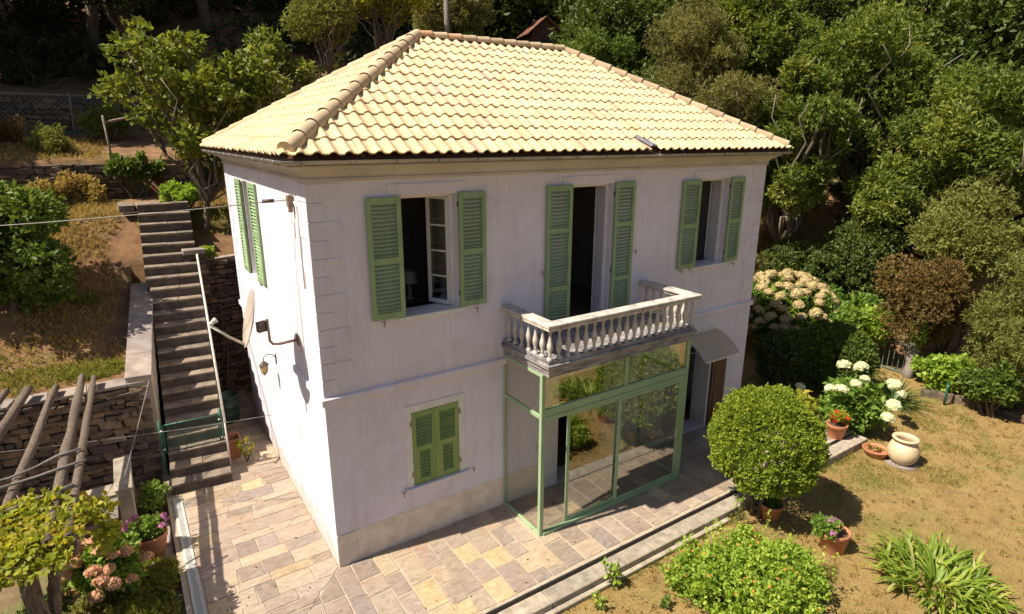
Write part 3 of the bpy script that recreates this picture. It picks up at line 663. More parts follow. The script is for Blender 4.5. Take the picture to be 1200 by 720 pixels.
# inside things seen dimly through the open windows
tb = empty('bedside_table', 'small dark table just inside the open upper left window', 'table', (2.1, 1.5, FL2)); mb = MB(); mb.box(-.25, -.2, .55, .25, .2, .6); mb.build('tabletop', 'floor_in', tb)
for sx in (-.2, .2):
    for sy in (-.15, .15): mb = MB(); mb.box(sx-.02, sy-.02, 0, sx+.02, sy+.02, .549); mb.build('leg', 'floor_in', tb)
lp = empty('table_lamp', 'table lamp with a pale shade inside the open upper left window', 'lamp', (2.1, 1.5, FL2+.6)); mb = MB(); mb.lathe([(0, 0), (.09, 0), (.09, .02), (.03, .05), (.05, .14), (.02, .26), (.012, .32)], 12); mb.build('lamp_base', 'dish', lp)
mb = MB(); mb.lathe([(.16, .30), (.11, .52)], 16); mb.build('lamp_shade', 'dish', lp)
ch = empty('armchair', 'dark wooden armchair inside the open balcony door', 'chair', (5.55, 2.1, FL2)); mb = MB(); mb.box(-.3, -.28, .38, .3, .28, .46); mb.build('seat', 'brown_door', ch, bevel=.02)
mb = MB(); mb.box(-.3, .24, .46, .3, .29, 1.15); mb.build('backrest', 'brown_door', ch, bevel=.02)
for sx in (-.27, .27):
    mb = MB(); mb.tube([(sx, -.25, .64), (sx, .25, .68)], .02, 6); mb.build('armrest', 'floor_in', ch)
    for sy in (-.25, .25): mb = MB(); mb.tube([(sx, sy, 0), (sx, sy, .62)], .02, 6); mb.build('leg', 'floor_in', ch)

# ------------------------------------------------------------------ balcony
BX0, BX1, BY = 3.19, 6.58, -1.33
balc = MB()
def uring(prof, x0, x1, y1):
    """profile (outward, z) swept along left, front and right of the balcony"""
    mb = MB(); n = len(prof); vs = []
    for q in range(4):
        for o, z in prof: vs.append([(x0-o, .0, z), (x0-o, y1-o, z), (x1+o, y1-o, z), (x1+o, .0, z)][q])
    return mb.add(vs, [(k*n+i, (k+1)*n+i, (k+1)*n+i+1, k*n+i+1) for k in range(3) for i in range(n-1)])
balc = uring([(-.06, 3.06), (.0, 3.06), (.0, 3.13), (.02, 3.14), (.02, 3.19), (.05, 3.22), (.06, 3.225), (.06, 3.275), (.03, 3.28), (.02, 3.285), (.02, 3.345), (-.16, 3.345), (-.16, 3.30)], BX0, BX1, BY)
balc.box(BX0+.05, BY+.05, 3.062, BX1-.05, -.0, 3.298)
balc = balc.build('balcony', 'slab', house)
uring([(.065, 3.86), (.075, 3.872), (.075, 3.905), (.055, 3.91), (.085, 3.92), (.085, 3.955), (.07, 3.965), (-.13, 3.965), (-.145, 3.955), (-.145, 3.92), (-.11, 3.91), (-.11, 3.86), (.065, 3.86)], BX0, BX1, BY).build('handrail', 'balust', balc)
bal_prof = [(r_*.9, z_) for r_, z_ in [(.052, 0), (.052, .035), (.030, .045), (.022, .075), (.034, .085), (.024, .10), (.040, .15), (.056, .21), (.052, .26), (.034, .33), (.024, .39), (.022, .43), (.034, .445), (.026, .455), (.040, .475), (.048, .48), (.048, .515)]]
bme = MB().lathe(bal_prof, 12).mesh('baluster', 'balust')
ly = BY+.03
pts = [(BX0+.03+(BX1-BX0-.06)*k/18, ly) for k in range(19)] + [(BX0+.03, ly+.195*k) for k in range(1, 7)] + [(BX1-.03, ly+.195*k) for k in range(1, 7)]
for (x, y) in pts: b_ = part('baluster', bme, balc, (x, y, 3.345)); b_.rotation_euler[2] = random.random()*6
# porch of glass and green metal under the balcony
PX0, PX1, PY = 3.17, 6.76, -1.18
porch = MB(); t = .07; xa, xb = PX0+t+.001, PX1-t-.001
porch.box(xa, PY-.03, .0, xb, PY+t, .06)
porch = porch.build('glass_porch', 'porchgreen', house, bevel=.004)
for x0 in (PX0, PX1-t):
    mb = MB(); mb.box(x0, PY, 0, x0+t, PY+t, 3.058); mb.build('post', 'porchgreen', porch, bevel=.004)
    mb = MB(); mb.box(x0+.01, -.045, 0, x0+t-.01, -.019, 3.058); mb.build('post', 'porchgreen', porch, bevel=.004)
def rail(x0, y0, z0, x1, y1, z1, nm='rail'): mb = MB(); mb.box(x0, y0, z0, x1, y1, z1); return mb.build(nm, 'porchgreen', porch, bevel=.004)
rail(xa, PY+.002, 2.20, xb, PY+t-.002, 2.42, 'transom'); rail(xa, PY+.004, 2.985, xb, PY+t-.004, 3.056, 'head_rail')
rail(xa, PY-.012, 2.245, xb, PY+.001, 2.285, 'track')
rail(5.05, PY+.006, 2.421, 5.12, PY+t-.006, 2.984, 'mullion')
for x0 in (PX0+.01, PX1-t+.01):
    ya, yb = PY+t+.001, -.046
    rail(x0, ya, .0, x0+.05, yb, .05, 'threshold'); rail(x0+.002, ya, 2.24, x0+.048, yb, 2.31, 'transom'); rail(x0+.002, ya, 3.0, x0+.048, yb, 3.056, 'head_rail')
    g = MB(); g.box(x0+.022, ya, .051, x0+.028, yb, 2.239); g.build('pane', 'glass', porch); g = MB(); g.box(x0+.022, ya, 2.311, x0+.028, yb, 2.999); g.build('pane', 'glass', porch)
for a, b_ in ((xa, 5.049), (5.121, xb)): g = MB(); g.box(a, PY+.03, 2.421, b_, PY+.036, 2.984); g.build('pane', 'glass', porch)
def sliding(x0, x1, y, name='sliding_leaf'):
    mb = MB(); f = .065; z0, z1 = .062, 2.198
    mb.box(x0, y, z0, x0+f, y+.028, z1); mb.box(x1-f, y, z0, x1, y+.028, z1); mb.box(x0+f, y, z0, x1-f, y+.028, z0+f); mb.box(x0+f, y, z1-f*.8, x1-f, y+.028, z1)
    o = mb.build(name, 'porchgreen', porch, bevel=.003); g = MB(); g.box(x0+f, y+.011, z0+f, x1-f, y+.017, z1-f*.8); g.build('pane', 'glass', o); return o
sliding(3.76, 5.02, PY+.036); sliding(4.93, 6.61, PY+.004)
rail(6.611, PY+.002, .061, xb, PY+t-.002, 2.199, 'side_jamb'); rail(xa, PY+.01, .061, xa+.02, PY+t-.01, 2.199, 'side_jamb')
hd = MB(); hd.box(6.53, PY-.012, .95, 6.555, PY+.003, 1.15); hd.build('handle', 'pipe', porch)

# ------------------------------------------------------------------ roof
E_, ZE, ZR, LRI = .33, 6.54, 8.66, 3.29
A = Vector((-E_, -E_, ZE)); B = Vector((W+E_, -E_, ZE)); C_ = Vector((W+E_, D+E_, ZE)); D_ = Vector((-E_, D+E_, ZE))
R0 = Vector((LRI, D/2, ZR)); R1 = Vector((W-LRI, D/2, ZR))
rb = MB(); dz = Vector((0, 0, -.045))
rb.add([A+dz, B+dz, C_+dz, D_+dz, R0+dz, R1+dz, (A.x+.06, A.y+.06, 6.412), (B.x-.06, B.y+.06, 6.412), (C_.x-.06, C_.y-.06, 6.412), (D_.x+.06, D_.y-.06, 6.412)],
       [(0, 1, 5, 4), (1, 2, 5), (2, 3, 4, 5), (3, 0, 4), (0, 6, 7, 1), (1, 7, 8, 2), (2, 8, 9, 3), (3, 9, 6, 0), (9, 8, 7, 6)])
roof = rb.build('roof', 'brown_door', house)
TW, TL, EXP = .2125, .41, None
prof = [(0, .002), (.014, .020), (.036, .035), (.062, .042), (.088, .035), (.110, .018), (.127, .004), (.17, -.004), (.2145, .002)]
def tile_geo():
    V = []; Fc = []; n = len(prof)
    for (v, lift) in ((-.0, .030), (TL, .003)):
        for u, h in prof: V.append((u, v, h+lift))
    for u, h in prof: V.append((u, .0, h+.030-.021))
    for i in range(n-1): Fc.append((i, i+1, n+i+1, n+i)); Fc.append((2*n+i, 2*n+i+1, i+1, i))
    return V, Fc
TV, TF = tile_geo()
tile_me = bpy.data.meshes.new('roof_tile'); tile_me.from_pydata(TV, [], TF); tile_me.materials.append(MT['tile'])

tile_me.update()
def slope_tiles(P0, P1, Q0, Q1, detail=True):
    """eave P0->P1, ridge Q0->Q1 (Q0 above P0's side). yields tile matrices and clip info"""
    ux = (P1-P0).normalized(); Lu = (P1-P0).length
    q = Q0-P0; vy = (q-ux*q.dot(ux)); Lv = vy.length; vy.normalize(); nz = ux.cross(vy)
    a = (Q0-P0).dot(ux); b = (Q1-P0).dot(ux); rows = 12; ex = Lv/rows; out = []
    base = Matrix((ux, vy, nz)).transposed().to_4x4(); base.translation = P0
    cols = int(math.ceil(Lu/TW))
    for r in range(rows):
        for c in range(cols):
            u0 = c*TW + (Lu-cols*TW)/2; v0 = r*ex - (.035 if r == 0 else 0)
            # hip lines: left u >= a*v/Lv ; right u <= Lu-(Lu-b)*v/Lv
            def lim(v): return a*v/Lv, Lu-(Lu-b)*v/Lv
            l0, r0_ = lim(max(v0, 0)); l1, r1_ = lim(min(v0+TL, Lv))
            if u0+TW <= l0 or u0 >= r0_: continue
            clip = u0 < l1 or u0+TW > r1_ or v0+TL > Lv
            out.append((base @ Matrix.Translation((u0, v0, .0)), clip, (a, b, Lu, Lv), (u0, v0)))
    return out
allt = [(m_, c, i, uv, 1) for m_, c, i, uv in slope_tiles(A, B, R0, R1)] + [(m_, c, i, uv, 1) for m_, c, i, uv in slope_tiles(D_, A, R0, R0)]
far = [(m_, c, i, uv, 0) for m_, c, i, uv in slope_tiles(B, C_, R1, R1)] + [(m_, c, i, uv, 0) for m_, c, i, uv in slope_tiles(C_, D_, R1, R0)]
camp = Vector(cam.location)
allt.sort(key=lambda t: (t[0].translation-camp).length)
def clipped(info, uv):
    a, b, Lu, Lv = info; bm = bmesh.new(); vs = [bm.verts.new(v) for v in TV]
    for f in TF: bm.faces.new([vs[i] for i in f])
    def cut(co, no): bmesh.ops.bisect_plane(bm, geom=bm.verts[:]+bm.edges[:]+bm.faces[:], plane_co=co, plane_no=no, clear_outer=True)
    cut(Vector((-uv[0], -uv[1], 0)), Vector((-Lv, a, 0)).normalized())
    cut(Vector((Lu-uv[0], -uv[1], 0)), Vector((Lv, Lu-b, 0)).normalized())
    cut(Vector((0, Lv-uv[1]+.01, 0)), Vector((0, 1, 0)))
    me = None
    if len(bm.faces):
        me = bpy.data.meshes.new('roof_tile'); bm.to_mesh(me); me.materials.append(MT['tile'])
    bm.free(); return me
restV, restF, restR = [], [], []
def add_rest(me, m_):
    k = len(restV); r = random.random()
    for v in me.vertices: restV.append(m_ @ v.co)
    for p in me.polygons: restF.append([k+i for i in p.vertices]); restR.append(r)
cnt = 0
GREY = None
for m_, clip, info, uv, near in allt+far:
    me = clipped(info, uv) if clip else tile_me
    if me is None: continue
    jit = Matrix.Translation((random.uniform(-.004, .004), random.uniform(-.012, .012), random.uniform(0, .004))) @ Matrix.Rotation(random.uniform(-.012, .012), 4, 'Z')
    m2 = m_ @ jit
    p = m2.translation
    if near and cnt < 299:
        o = part('roof_tile', me, roof); o.matrix_local = m2; cnt += 1
        if me is tile_me and abs(p.x-6.2) < .107 and abs(uv[1]) < .2 and p.y < 0:
            o.data = tile_me.copy(); o.data.materials[0] = MT['greytile']; o['label'] = 'dark grey replacement tile at the eave'; o.matrix_local = m2 @ Matrix.Translation((0, .06, .02)) @ Matrix.Rotation(.25, 4, 'Z')
    else: add_rest(me, m2)
me = bpy.data.meshes.new('roof_tiles'); me.from_pydata(restV, [], restF); at = me.attributes.new('rnd', 'FLOAT', 'FACE'); at.data.foreach_set('value', restR); me.materials.append(MT['tile'])
part('roof_tiles', me, roof, stuff=True)
def ridge_line(P, Q, name='ridge_tile', r=.095, step=.39):
    """half round caps from P (low) to Q (high)"""
    d = (Q-P); L = d.length; d.normalize(); side = d.cross(Vector((0, 0, 1))).normalized(); up = side.cross(d); n = max(1, int(round(L/step))); s = L/n
    for k in range(n):
        mb = MB(); N = 9; ln = s+.05; vs = []
        for (v, rr, lf) in ((0, r*1.07, .012), (.03, r*1.09, .012), (ln, r*.95, .0)):
            for i in range(N):
                th = math.pi*(i/(N-1))*1.16-.08*math.pi; vs.append((math.cos(th)*rr, v, math.sin(th)*rr+lf-.02))
        for i in range(N):
            th = math.pi*(i/(N-1))*1.16-.08*math.pi; vs.append((math.cos(th)*r*.98, 0, math.sin(th)*r*.98+.002))
        fs = [(j*N+i, (j+1)*N+i, (j+1)*N+i+1, j*N+i+1) for j in range(2) for i in range(N-1)] + [(i, i+1, 3*N+i+1, 3*N+i) for i in range(N-1)]
        if k == 0: vs.append((0, .001, -.02)); c = len(vs)-1; fs += [(3*N+i, 3*N+i+1, c) for i in range(N-1)]
        mb.add(vs, fs); me = mb.mesh('ridge_tile', 'ridge'); me.polygons.foreach_set('use_smooth', [i < 2*(N-1) for i in range(len(fs))])
        o = part(name, me, roof); m_ = Matrix((side, d, up)).transposed().to_4x4(); m_.translation = P + d*(k*s) + Vector((0, 0, .045))
        o.matrix_local = m_ @ Matrix.Rotation(random.uniform(-.02, .02), 4, 'Z')
ridge_line(A+Vector((.06, .06, .02)), R0, r=.112, step=.40); ridge_line(B+Vector((-.05, .05, .02)), R1); ridge_line(D_+Vector((.05, -.05, .02)), R0); ridge_line(C_+Vector((-.05, -.05, .02)), R1); ridge_line(R1+Vector((0,0,.0)), R0+Vector((0,0,.0)), step=.34)
# gutter
gp = [(.285, 6.455), (.29, 6.435), (.305, 6.418), (.325, 6.41), (.345, 6.418), (.36, 6.437), (.366, 6.455), (.374, 6.463), (.366, 6.468), (.357, 6.455)]
gm = ring([(o-.0, z) for o, z in gp]); gm.build('gutter', 'zinc', house)
for k in range(17):
    x = -.1 + k*.65; mb = MB(); mb.tube([(x, -.22, 6.44), (x, -.28, 6.405), (x, -.33, 6.40), (x, -.374, 6.425), (x, -.381, 6.466)], .009, 4); mb.build('gutter_bracket', 'zinc', house)
for k in range(11):
    y = .0 + k*.65; mb = MB(); mb.tube([(-.22, y, 6.44), (-.28, y, 6.405), (-.33, y, 6.40), (-.374, y, 6.425), (-.381, y, 6.466)], .009, 4); mb.build('gutter_bracket', 'zinc', house)
# tile ends peeping: eave board
ring([(.262, 6.40), (.273, 6.40), (.273, 6.50), (.262, 6.50)]).build('eave_board', 'brown_door', house)
# left wall services: conduit, insulator bracket
mb = MB(); mb.tube([(-.02, .62, 5.86), (-.02, .52, 5.8), (-.02, .46, 5.55), (-.02, .44, 4.6)], .012, 5); mb.tube([(-.02, .85, 5.8), (-.015, .87, 3.05)], .006, 4); mb.build('conduit', 'pipe', house)
mb = MB(); mb.box(-.09, .66, 5.78, -.01, .76, 5.95); mb.tube([(-.05, .71, 5.80), (-.05, .71, 5.70)], .035, 8); mb.build('insulator_bracket', 'steel', house, bevel=.008)

# ------------------------------------------------------------------ left wall fittings, dish, lantern, wires
dish = empty('satellite_dish', 'pale satellite dish on a bent rusty wall arm beside the sunlit left wall', 'satellite dish', (0, 1.25, 3.57))
mb = MB(); mb.obox((-.01, 0, 0), (.012, 0, 0), (0, .07, 0), (0, 0, .09)); mb.build('wall_plate', 'steel', dish)
mb = MB(); mb.tube([(-.01, 0, 0), (-.30, 0, -.02), (-.40, 0, .0), (-.44, 0, .06), (-.45, 0, .42)], .023, 8); mb.build('arm', 'steel', dish)
dn = Vector((-.945, .07, .24)).normalized(); dc = Vector((-.63, .10, .43)); R_ = .43
du = dn.orthogonal().normalized(); du = (Vector((0, 0, 1)) - dn*dn.z).normalized(); dv = dn.cross(du)
vs = []; N = 28
for k, (rr, dd) in enumerate([(0.02, 0), (.33, .008), (.66, .034), (1.0, .08), (1.015, .075)]):
    for i in range(N):
        th = 2*math.pi*i/N; vs.append(dc + (du*math.cos(th)*1.06 + dv*math.sin(th))*R_*rr + dn*dd)
for i in range(N): th = 2*math.pi*i/N; vs.append(dc + (du*math.cos(th)*1.06 + dv*math.sin(th))*R_*.02 - dn*.012)
for i in range(N): th = 2*math.pi*i/N; vs.append(dc + (du*math.cos(th)*1.06 + dv*math.sin(th))*R_*1.0 + dn*.066)
mb = MB(); mb.add(vs, [(j*N+i, j*N+(i+1) % N, (j+1)*N+(i+1) % N, (j+1)*N+i) for j in range(4) for i in range(N)] + [(5*N+i, 5*N+(i+1) % N, 6*N+(i+1) % N, 6*N+i) for i in range(N)], True); mb.build('reflector', 'dish', dish)
lnb = dc + dn*.60 - du*.16; base = dc - du*R_*1.02 + dn*.03
mb = MB(); mb.tube([base, base.lerp(lnb, .5)-du*.02, lnb], .022, 8); mb.build('feed_arm', 'pipe', dish)
mb = MB(); mb.tube([lnb, lnb+du*.07-dn*.05], .032, 10); mb.tube([lnb+du*.07-dn*.05, lnb+du*.10-dn*.08], .042, 10); mb.build('receiver', 'pipe', dish)
mb = MB(); mb.obox((-.53, .05, .30), (.07, .02, 0), (-.01, .05, 0), (0, 0, .08)); mb.build('dish_bracket', 'iron', dish)
lt = empty('wall_lantern', 'small black wall lantern with amber glass hanging on the sunlit left wall', 'lantern', (0, 3.27, 2.58))
mb = MB(); mb.obox((-.008, 0, 0), (.008, 0, 0), (0, .035, 0), (0, 0, .10)); mb.tube([(0, 0, .02), (-.07, 0, .10), (-.16, 0, .12), (-.23, 0, .07), (-.24, 0, .0)], .009, 6); mb.build('bracket', 'iron', lt)
mb = MB(); mb.lathe([(0, 0), (.03, -.01), (.09, -.07), (.095, -.085), (.0, -.085)], 6, (-.24, 0, .0), False); mb.lathe([(.0, -.27), (.03, -.27), (.045, -.25), (.055, -.235), (0, -.234)], 6, (-.24, 0, 0), False); mb.tube([(-.24, 0, -.27), (-.24, 0, -.31)], .008, 5)
for k in range(6):
    a = math.pi/3*k; mb.tube([(-.24+.052*math.cos(a), .052*math.sin(a), -.24), (-.24+.078*math.cos(a), .078*math.sin(a), -.085)], .005, 4)
mb.build('cage', 'iron', lt)
MT['amber'] = simple('amber_glass', (.60, .42, .18), (.5, .33, .12), 8, .15, 0)
mb = MB(); mb.lathe([(.048, -.235), (.073, -.088)], 6, (-.24, 0, 0), False); mb.build('lantern_glass', 'amber', lt)
def wire(a, b, sag, label, r=.008, mat='wire'):
    a = Vector(a); b = Vector(b); mb = MB(); pts = []
    for k in range(17): t = k/16; p = (b-a)*t; p.z -= sag*4*t*(1-t); pts.append(p)
    o = mb.tube(pts, r, 5).build('overhead_wire', mat, None, a); return tag(o, label, 'wire')
wire((-.09, .71, 5.88), (-24, 14, 6.6), .9, 'thin cable running from the insulator bracket on the house past the left bushes', .007)
mb = MB(); mb.tube([(-.25, .80, 5.87), (-.40, .85, 5.865)], .028, 6); 
o = mb.build('cable_clamp', 'iron', None); o.location = (0, 0, 0); tag(o, 'small dark clamp on the cable just off the insulator bracket', 'cable clamp')
wire((-2.12, 4.72, 2.15), (-2.78, 3.2, .9), .02, 'taut wire from the plastered stair wall down to the low concrete wall', .006)
wire((-.03, 4.3, .95), (-4.9, 4.1, 1.6), .05, 'clothes line stretched low across the stairs from the left wall of the house', .006)
wire((-2.9, 3.3, .9), (-3.3, .6, 1.4), .02, 'short taut wire running from the low concrete wall under the vines', .006)

# ------------------------------------------------------------------ stairs
st = empty('garden_staircase', 'steep flight of old stone steps climbing the bank left of the house', 'staircase', (-1.555, 3.72, 0), rz=-.076)
NS = 23; rise, run = .2215, .2605
for k in range(NS):
    y0 = k*run; z1 = (k+1)*rise; wl = -.525 if k < 15 else -.60; wr = .52 if k < 15 else .55
    if k < 3: wl, wr = -.53, .54
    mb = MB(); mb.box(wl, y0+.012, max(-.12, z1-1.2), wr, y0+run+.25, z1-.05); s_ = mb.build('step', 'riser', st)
    n = random.choice((1, 2, 2)); cuts = [wl] + sorted(random.uniform(wl+.3, wr-.3) for _ in range(n-1)) + [wr]
    for a, b_ in zip(cuts[:-1], cuts[1:]):
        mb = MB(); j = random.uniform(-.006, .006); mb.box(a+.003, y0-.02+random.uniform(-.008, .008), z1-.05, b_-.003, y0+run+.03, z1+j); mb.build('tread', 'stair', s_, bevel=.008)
fl = empty('stair_landing', 'stone flagged landing at the head of the garden staircase', 'landing', (-1.2, 9.95, 5.0))
for k in range(7):
    mb = MB(); x0 = -.9 + .36*(k % 4)+random.uniform(-.02, .02); y0 = -.15 + .55*(k//4); mb.box(x0, y0, -.12, x0+.34, y0+.5, .04+random.uniform(-.01, .01)); mb.build('flagstone', 'stair', fl, bevel=.01)
hr = empty('handrail', 'pale pipe handrail sloping down the right side of the garden staircase', 'handrail', (-.98, 3.9, 0))
def wp(u): return (-.055*0+u[0], u[1], u[2])
mb = MB(); mb.tube([(.25, 3.5, 4.05), (.0, .15, 1.15)], .024, 8); mb.build('rail', 'pipe', hr)
for t in (0.02, .25, .5, .75, .97):
    p = Vector((0, .15, 1.15)).lerp(Vector((.25, 3.5, 4.05)), t); zb = max(0, .85*(p.y+.15))-.2
    mb = MB(); mb.tube([(p.x, p.y, zb), p], .017, 6); mb.build('post', 'pipe', hr)
gt = empty('stair_gate', 'low green metal gate with wire mesh closing the garden stairs', 'gate', (-1.57, 4.33, .62), rz=-.05)
gw, gh = .50, .62
mb = MB()
for a, b_ in (((-gw, 0, 0), (-gw, 0, gh)), ((gw, 0, 0), (gw, 0, gh)), ((-gw, 0, .03), (gw, 0, .03)), ((-gw, 0, gh), (gw, 0, gh))): mb.tube([a, b_], .018, 6)
mb.build('gate_frame', 'gategreen', gt)
mb = MB()
for k in range(1, 26): x = -gw + 2*gw*k/26; mb.tube([(x, .0, .03), (x, 0, gh)], .0025, 3, False)
for k in range(1, 16): z = .03+(gh-.03)*k/16; mb.tube([(-gw, .003, z), (gw, .003, z)], .0025, 3, False)
mb.build('wire_mesh', 'gategreen', gt, stuff=True)
for x in (-gw-.045, gw+.045):
    mb = MB(); mb.tube([(x, 0, -.45), (x, 0, gh+.12)], .022, 6); mb.build('gate_post', 'gategreen', gt)
for x in (-gw-.02, gw+.02):
    for z in (.12, gh-.1): mb = MB(); mb.lathe([(0, -.02), (.022, -.012), (.022, .012), (0, .02)], 6, (x, -.03, z)); mb.build('clamp', 'pipe', gt)

# ------------------------------------------------------------------ dry stone walls
def stone_geo(n=6):
    out = []
    for i in range(n):
        bm = bmesh.new(); bmesh.ops.create_cube(bm, size=1); bmesh.ops.bevel(bm, geom=bm.edges[:], offset=.09, segments=1, affect='EDGES')
        for v in bm.verts: v.co += Vector([random.uniform(-.11, .11) for _ in range(3)])
        me = bpy.data.meshes.new('stone'); bm.to_mesh(me); bm.free(); me.materials.append(MT['drystone']); out.append(me)
    return out
SG = stone_geo(8)
def dry_wall(label, p0, p1, zb, zt0, zt1, thick=.4, sw=(.18, .50), sh=(.07, .17), maxn=300, cap=True, visible=1.0, capw=None, name='dry_stone_wall', capmat='capstone'):
    p0 = Vector((*p0, 0)); p1 = Vector((*p1, 0)); d = (p1-p0); L = d.length; ang = math.atan2(d.y, d.x)
    w_ = empty(name, label, 'stone wall', (p0.x, p0.y, zb), rz=ang)
    core = MB(); core.add([(0, .06, -.3), (L, .06, -.3), (L, thick, -.3), (0, thick, -.3), (0, .06, zt0-zb-.02), (L, .06, zt1-zb-.02), (L, thick, zt1-zb-.02), (0, thick, zt0-zb-.02)], [(0,3,2,1),(4,5,6,7),(0,1,5,4),(1,2,6,5),(2,3,7,6),(3,0,4,7)])
    core.build('wall_core', 'soil', w_)
    z = -.05; n = 0; hmax = max(zt0, zt1)-zb; RV, RF, RR = [], [], []
    while z < hmax:
        h = random.uniform(*sh); x = random.uniform(-.15, 0)
        while x < L:
            wd = random.uniform(*sw)*random.choice((.55, .8, 1, 1.15)); xm = min(max(x+wd/2, 0), L); top = zt0-zb + (zt1-zt0)*xm/L
            if z + h*.7 < top and x+wd > .05:
                x0 = max(x, 0); x1 = min(x+wd, L)
                if x1-x0 > .06:
                    mt = Matrix.LocRotScale(Vector(((x0+x1)/2, random.uniform(.0, .07), z+h/2+random.uniform(-.018, .018))), Matrix.Rotation(random.uniform(-.13, .13), 3, 'Y').to_quaternion(), Vector((x1-x0-.012, random.uniform(.12, .20), h-.012)))
                    if n < maxn: o = part('stone', random.choice(SG), w_); o.matrix_local = mt; n += 1
                    else:
                        g = random.choice(SG); k = len(RV); r = random.random(); RV += [mt @ v.co for v in g.vertices]
                        for p in g.polygons: RF.append([k+i for i in p.vertices]); RR.append(r)
            x += wd
        z += h
    if RV:
        me = bpy.data.meshes.new('stones'); me.from_pydata(RV, [], RF); a = me.attributes.new('rnd', 'FLOAT', 'FACE'); a.data.foreach_set('value', RR); me.materials.append(MT['drystone']); part('stones', me, w_, stuff=True)
    if cap:
        x = 0; cw = capw or thick+.08
        while x < L-.05:
            x1 = min(L, x+random.uniform(.45, .8)); z0 = zt0-zb+(zt1-zt0)*x/L; z1 = zt0-zb+(zt1-zt0)*x1/L; mb = MB(); j = random.uniform(-.01, .01); y0 = -.03+random.uniform(-.012, .012)
            mb.add([(x+.004, y0, z0+j), (x1-.004, y0, z1+j), (x1-.004, cw-.03, z1+j), (x+.004, cw-.03, z0+j), (x+.004, y0, z0+.06+j), (x1-.004, y0, z1+.06+j), (x1-.004, cw-.03, z1+.06+j), (x+.004, cw-.03, z0+.06+j)], [(0,3,2,1),(4,5,6,7),(0,1,5,4),(1,2,6,5),(2,3,7,6),(3,0,4,7)])
            mb.build('cap_slab', capmat, w_, bevel=.008); x = x1
    return w_
dry_wall('tall dry stone terrace wall behind the weathered pergola beams, in shade', (-9.0, 4.72), (-2.16, 4.72), -.12, 2.02, 2.06, .42, maxn=300, capw=.42)
dry_wall('dry stone retaining wall behind the narrow passage left of the house', (-.88, 8.45), (1.2, 8.45), -.05, 3.65, 3.75, .4, sw=(.2, .5), maxn=220)
dry_wall('low rubble terrace wall above the grassy bank, ending at the head of the stairs', (-7.5, 11.85), (-1.9, 11.85), 5.0, 6.05, 6.0, .4, sw=(.25, .5), cap=False, maxn=150)
dry_wall('upper rubble wall right of the fig tree foot, partly overgrown', (-.9, 11.6), (1.0, 11.7), 4.9, 5.95, 6.0, .4, sw=(.25, .5), cap=False, maxn=80)
dry_wall('far shaded rubble wall under the dark trees, behind the wire fence', (-9.5, 16.45), (.5, 16.45), 6.8, 7.95, 8.0, .4, sw=(.3, .6), sh=(.13, .22), cap=False, maxn=180)
# small stone pillar at the top right of the stairs
sp = empty('stone_pillar', 'squat stacked stone pillar at the right edge of the stairs under the fig tree', 'pillar', (-.72, 8.3, 2.9))
for k in range(9):
    mb = MB(); a = .24+random.uniform(-.03, .03); mb.box(-a, -a, k*.13, a, a, k*.13+.12); mb.build('stone', 'capstone' if k == 8 else 'drystone', sp, bevel=.015)
# plastered parapet wall with cap slabs beside the stairs
pw = empty('parapet_wall', 'plastered parapet wall topped with pale stone slabs along the left of the stairs', 'wall', (-2.30, 4.7, 0), rz=-.112)
mb = MB(); PL = 3.45; z0, z1 = 2.17, 3.30
mb.add([(-.20, 0, -.2), (.20, 0, -.2), (.20, PL, -.2), (-.20, PL, -.2), (-.20, 0, z0), (.20, 0, z0), (.20, PL, z1), (-.20, PL, z1)], [(0,3,2,1),(4,5,6,7),(0,1,5,4),(1,2,6,5),(2,3,7,6),(3,0,4,7)]); mb.build('wall_body', 'concrete', pw)
y = 0
while y < PL-.05:
    y1 = min(PL, y+random.uniform(.55, .85)); a = z0+(z1-z0)*y/PL; b_ = z0+(z1-z0)*y1/PL; mb = MB(); e = .235
    mb.add([(-e, y+.004, a), (e-.01, y+.004, a), (e-.01, y1-.004, b_), (-e, y1-.004, b_), (-e, y+.004, a+.07), (e-.01, y+.004, a+.07), (e-.01, y1-.004, b_+.07), (-e, y1-.004, b_+.07)], [(0,3,2,1),(4,5,6,7),(0,1,5,4),(1,2,6,5),(2,3,7,6),(3,0,4,7)]); mb.build('cap_slab', 'capstone', pw, bevel=.01); y = y1

# ------------------------------------------------------------------ pergola, low concrete wall, sitting area
pg = empty('pergola', 'weathered pergola of gnarled grey beams reaching from the stone wall over the vines', 'pergola', (-3.6, 2.0, 0))
def log(a, b_, r0, r1, name='beam', mat='wood', n=9, amp=.0015, seg=9):
    a = Vector(a)-Vector((-3.6, 2.0, 0)); b_ = Vector(b_)-Vector((-3.6, 2.0, 0)); mb = MB(); pts = crooked(a, b_, seg, amp)
    mb.tube(pts, [(r0+(r1-r0)*i/seg)*random.uniform(.93, 1.07) for i in range(seg+1)], n)
    for i, v in enumerate(mb.v): mb.v[i] = tuple(Vector(v)+Vector([random.uniform(-1, 1) for _ in range(3)])*r0*.16)
    return mb.build(name, mat, pg)
log((-3.02, 5.02, 2.27), (-3.27, -.2, 2.05), .050, .055); log((-3.20, 5.02, 2.32), (-3.47, -.2, 2.05), .066, .066); log((-3.62, 5.0, 2.22), (-4.05, -.2, 2.02), .055, .06)
log((-4.02, 5.0, 2.28), (-4.75, -.2, 2.0), .075, .08); log((-4.33, 5.0, 2.3), (-5.2, -.2, 2.0), .06, .07); log((-4.9, 5.0, 2.25), (-5.8, -.2, 2.0), .07, .07)
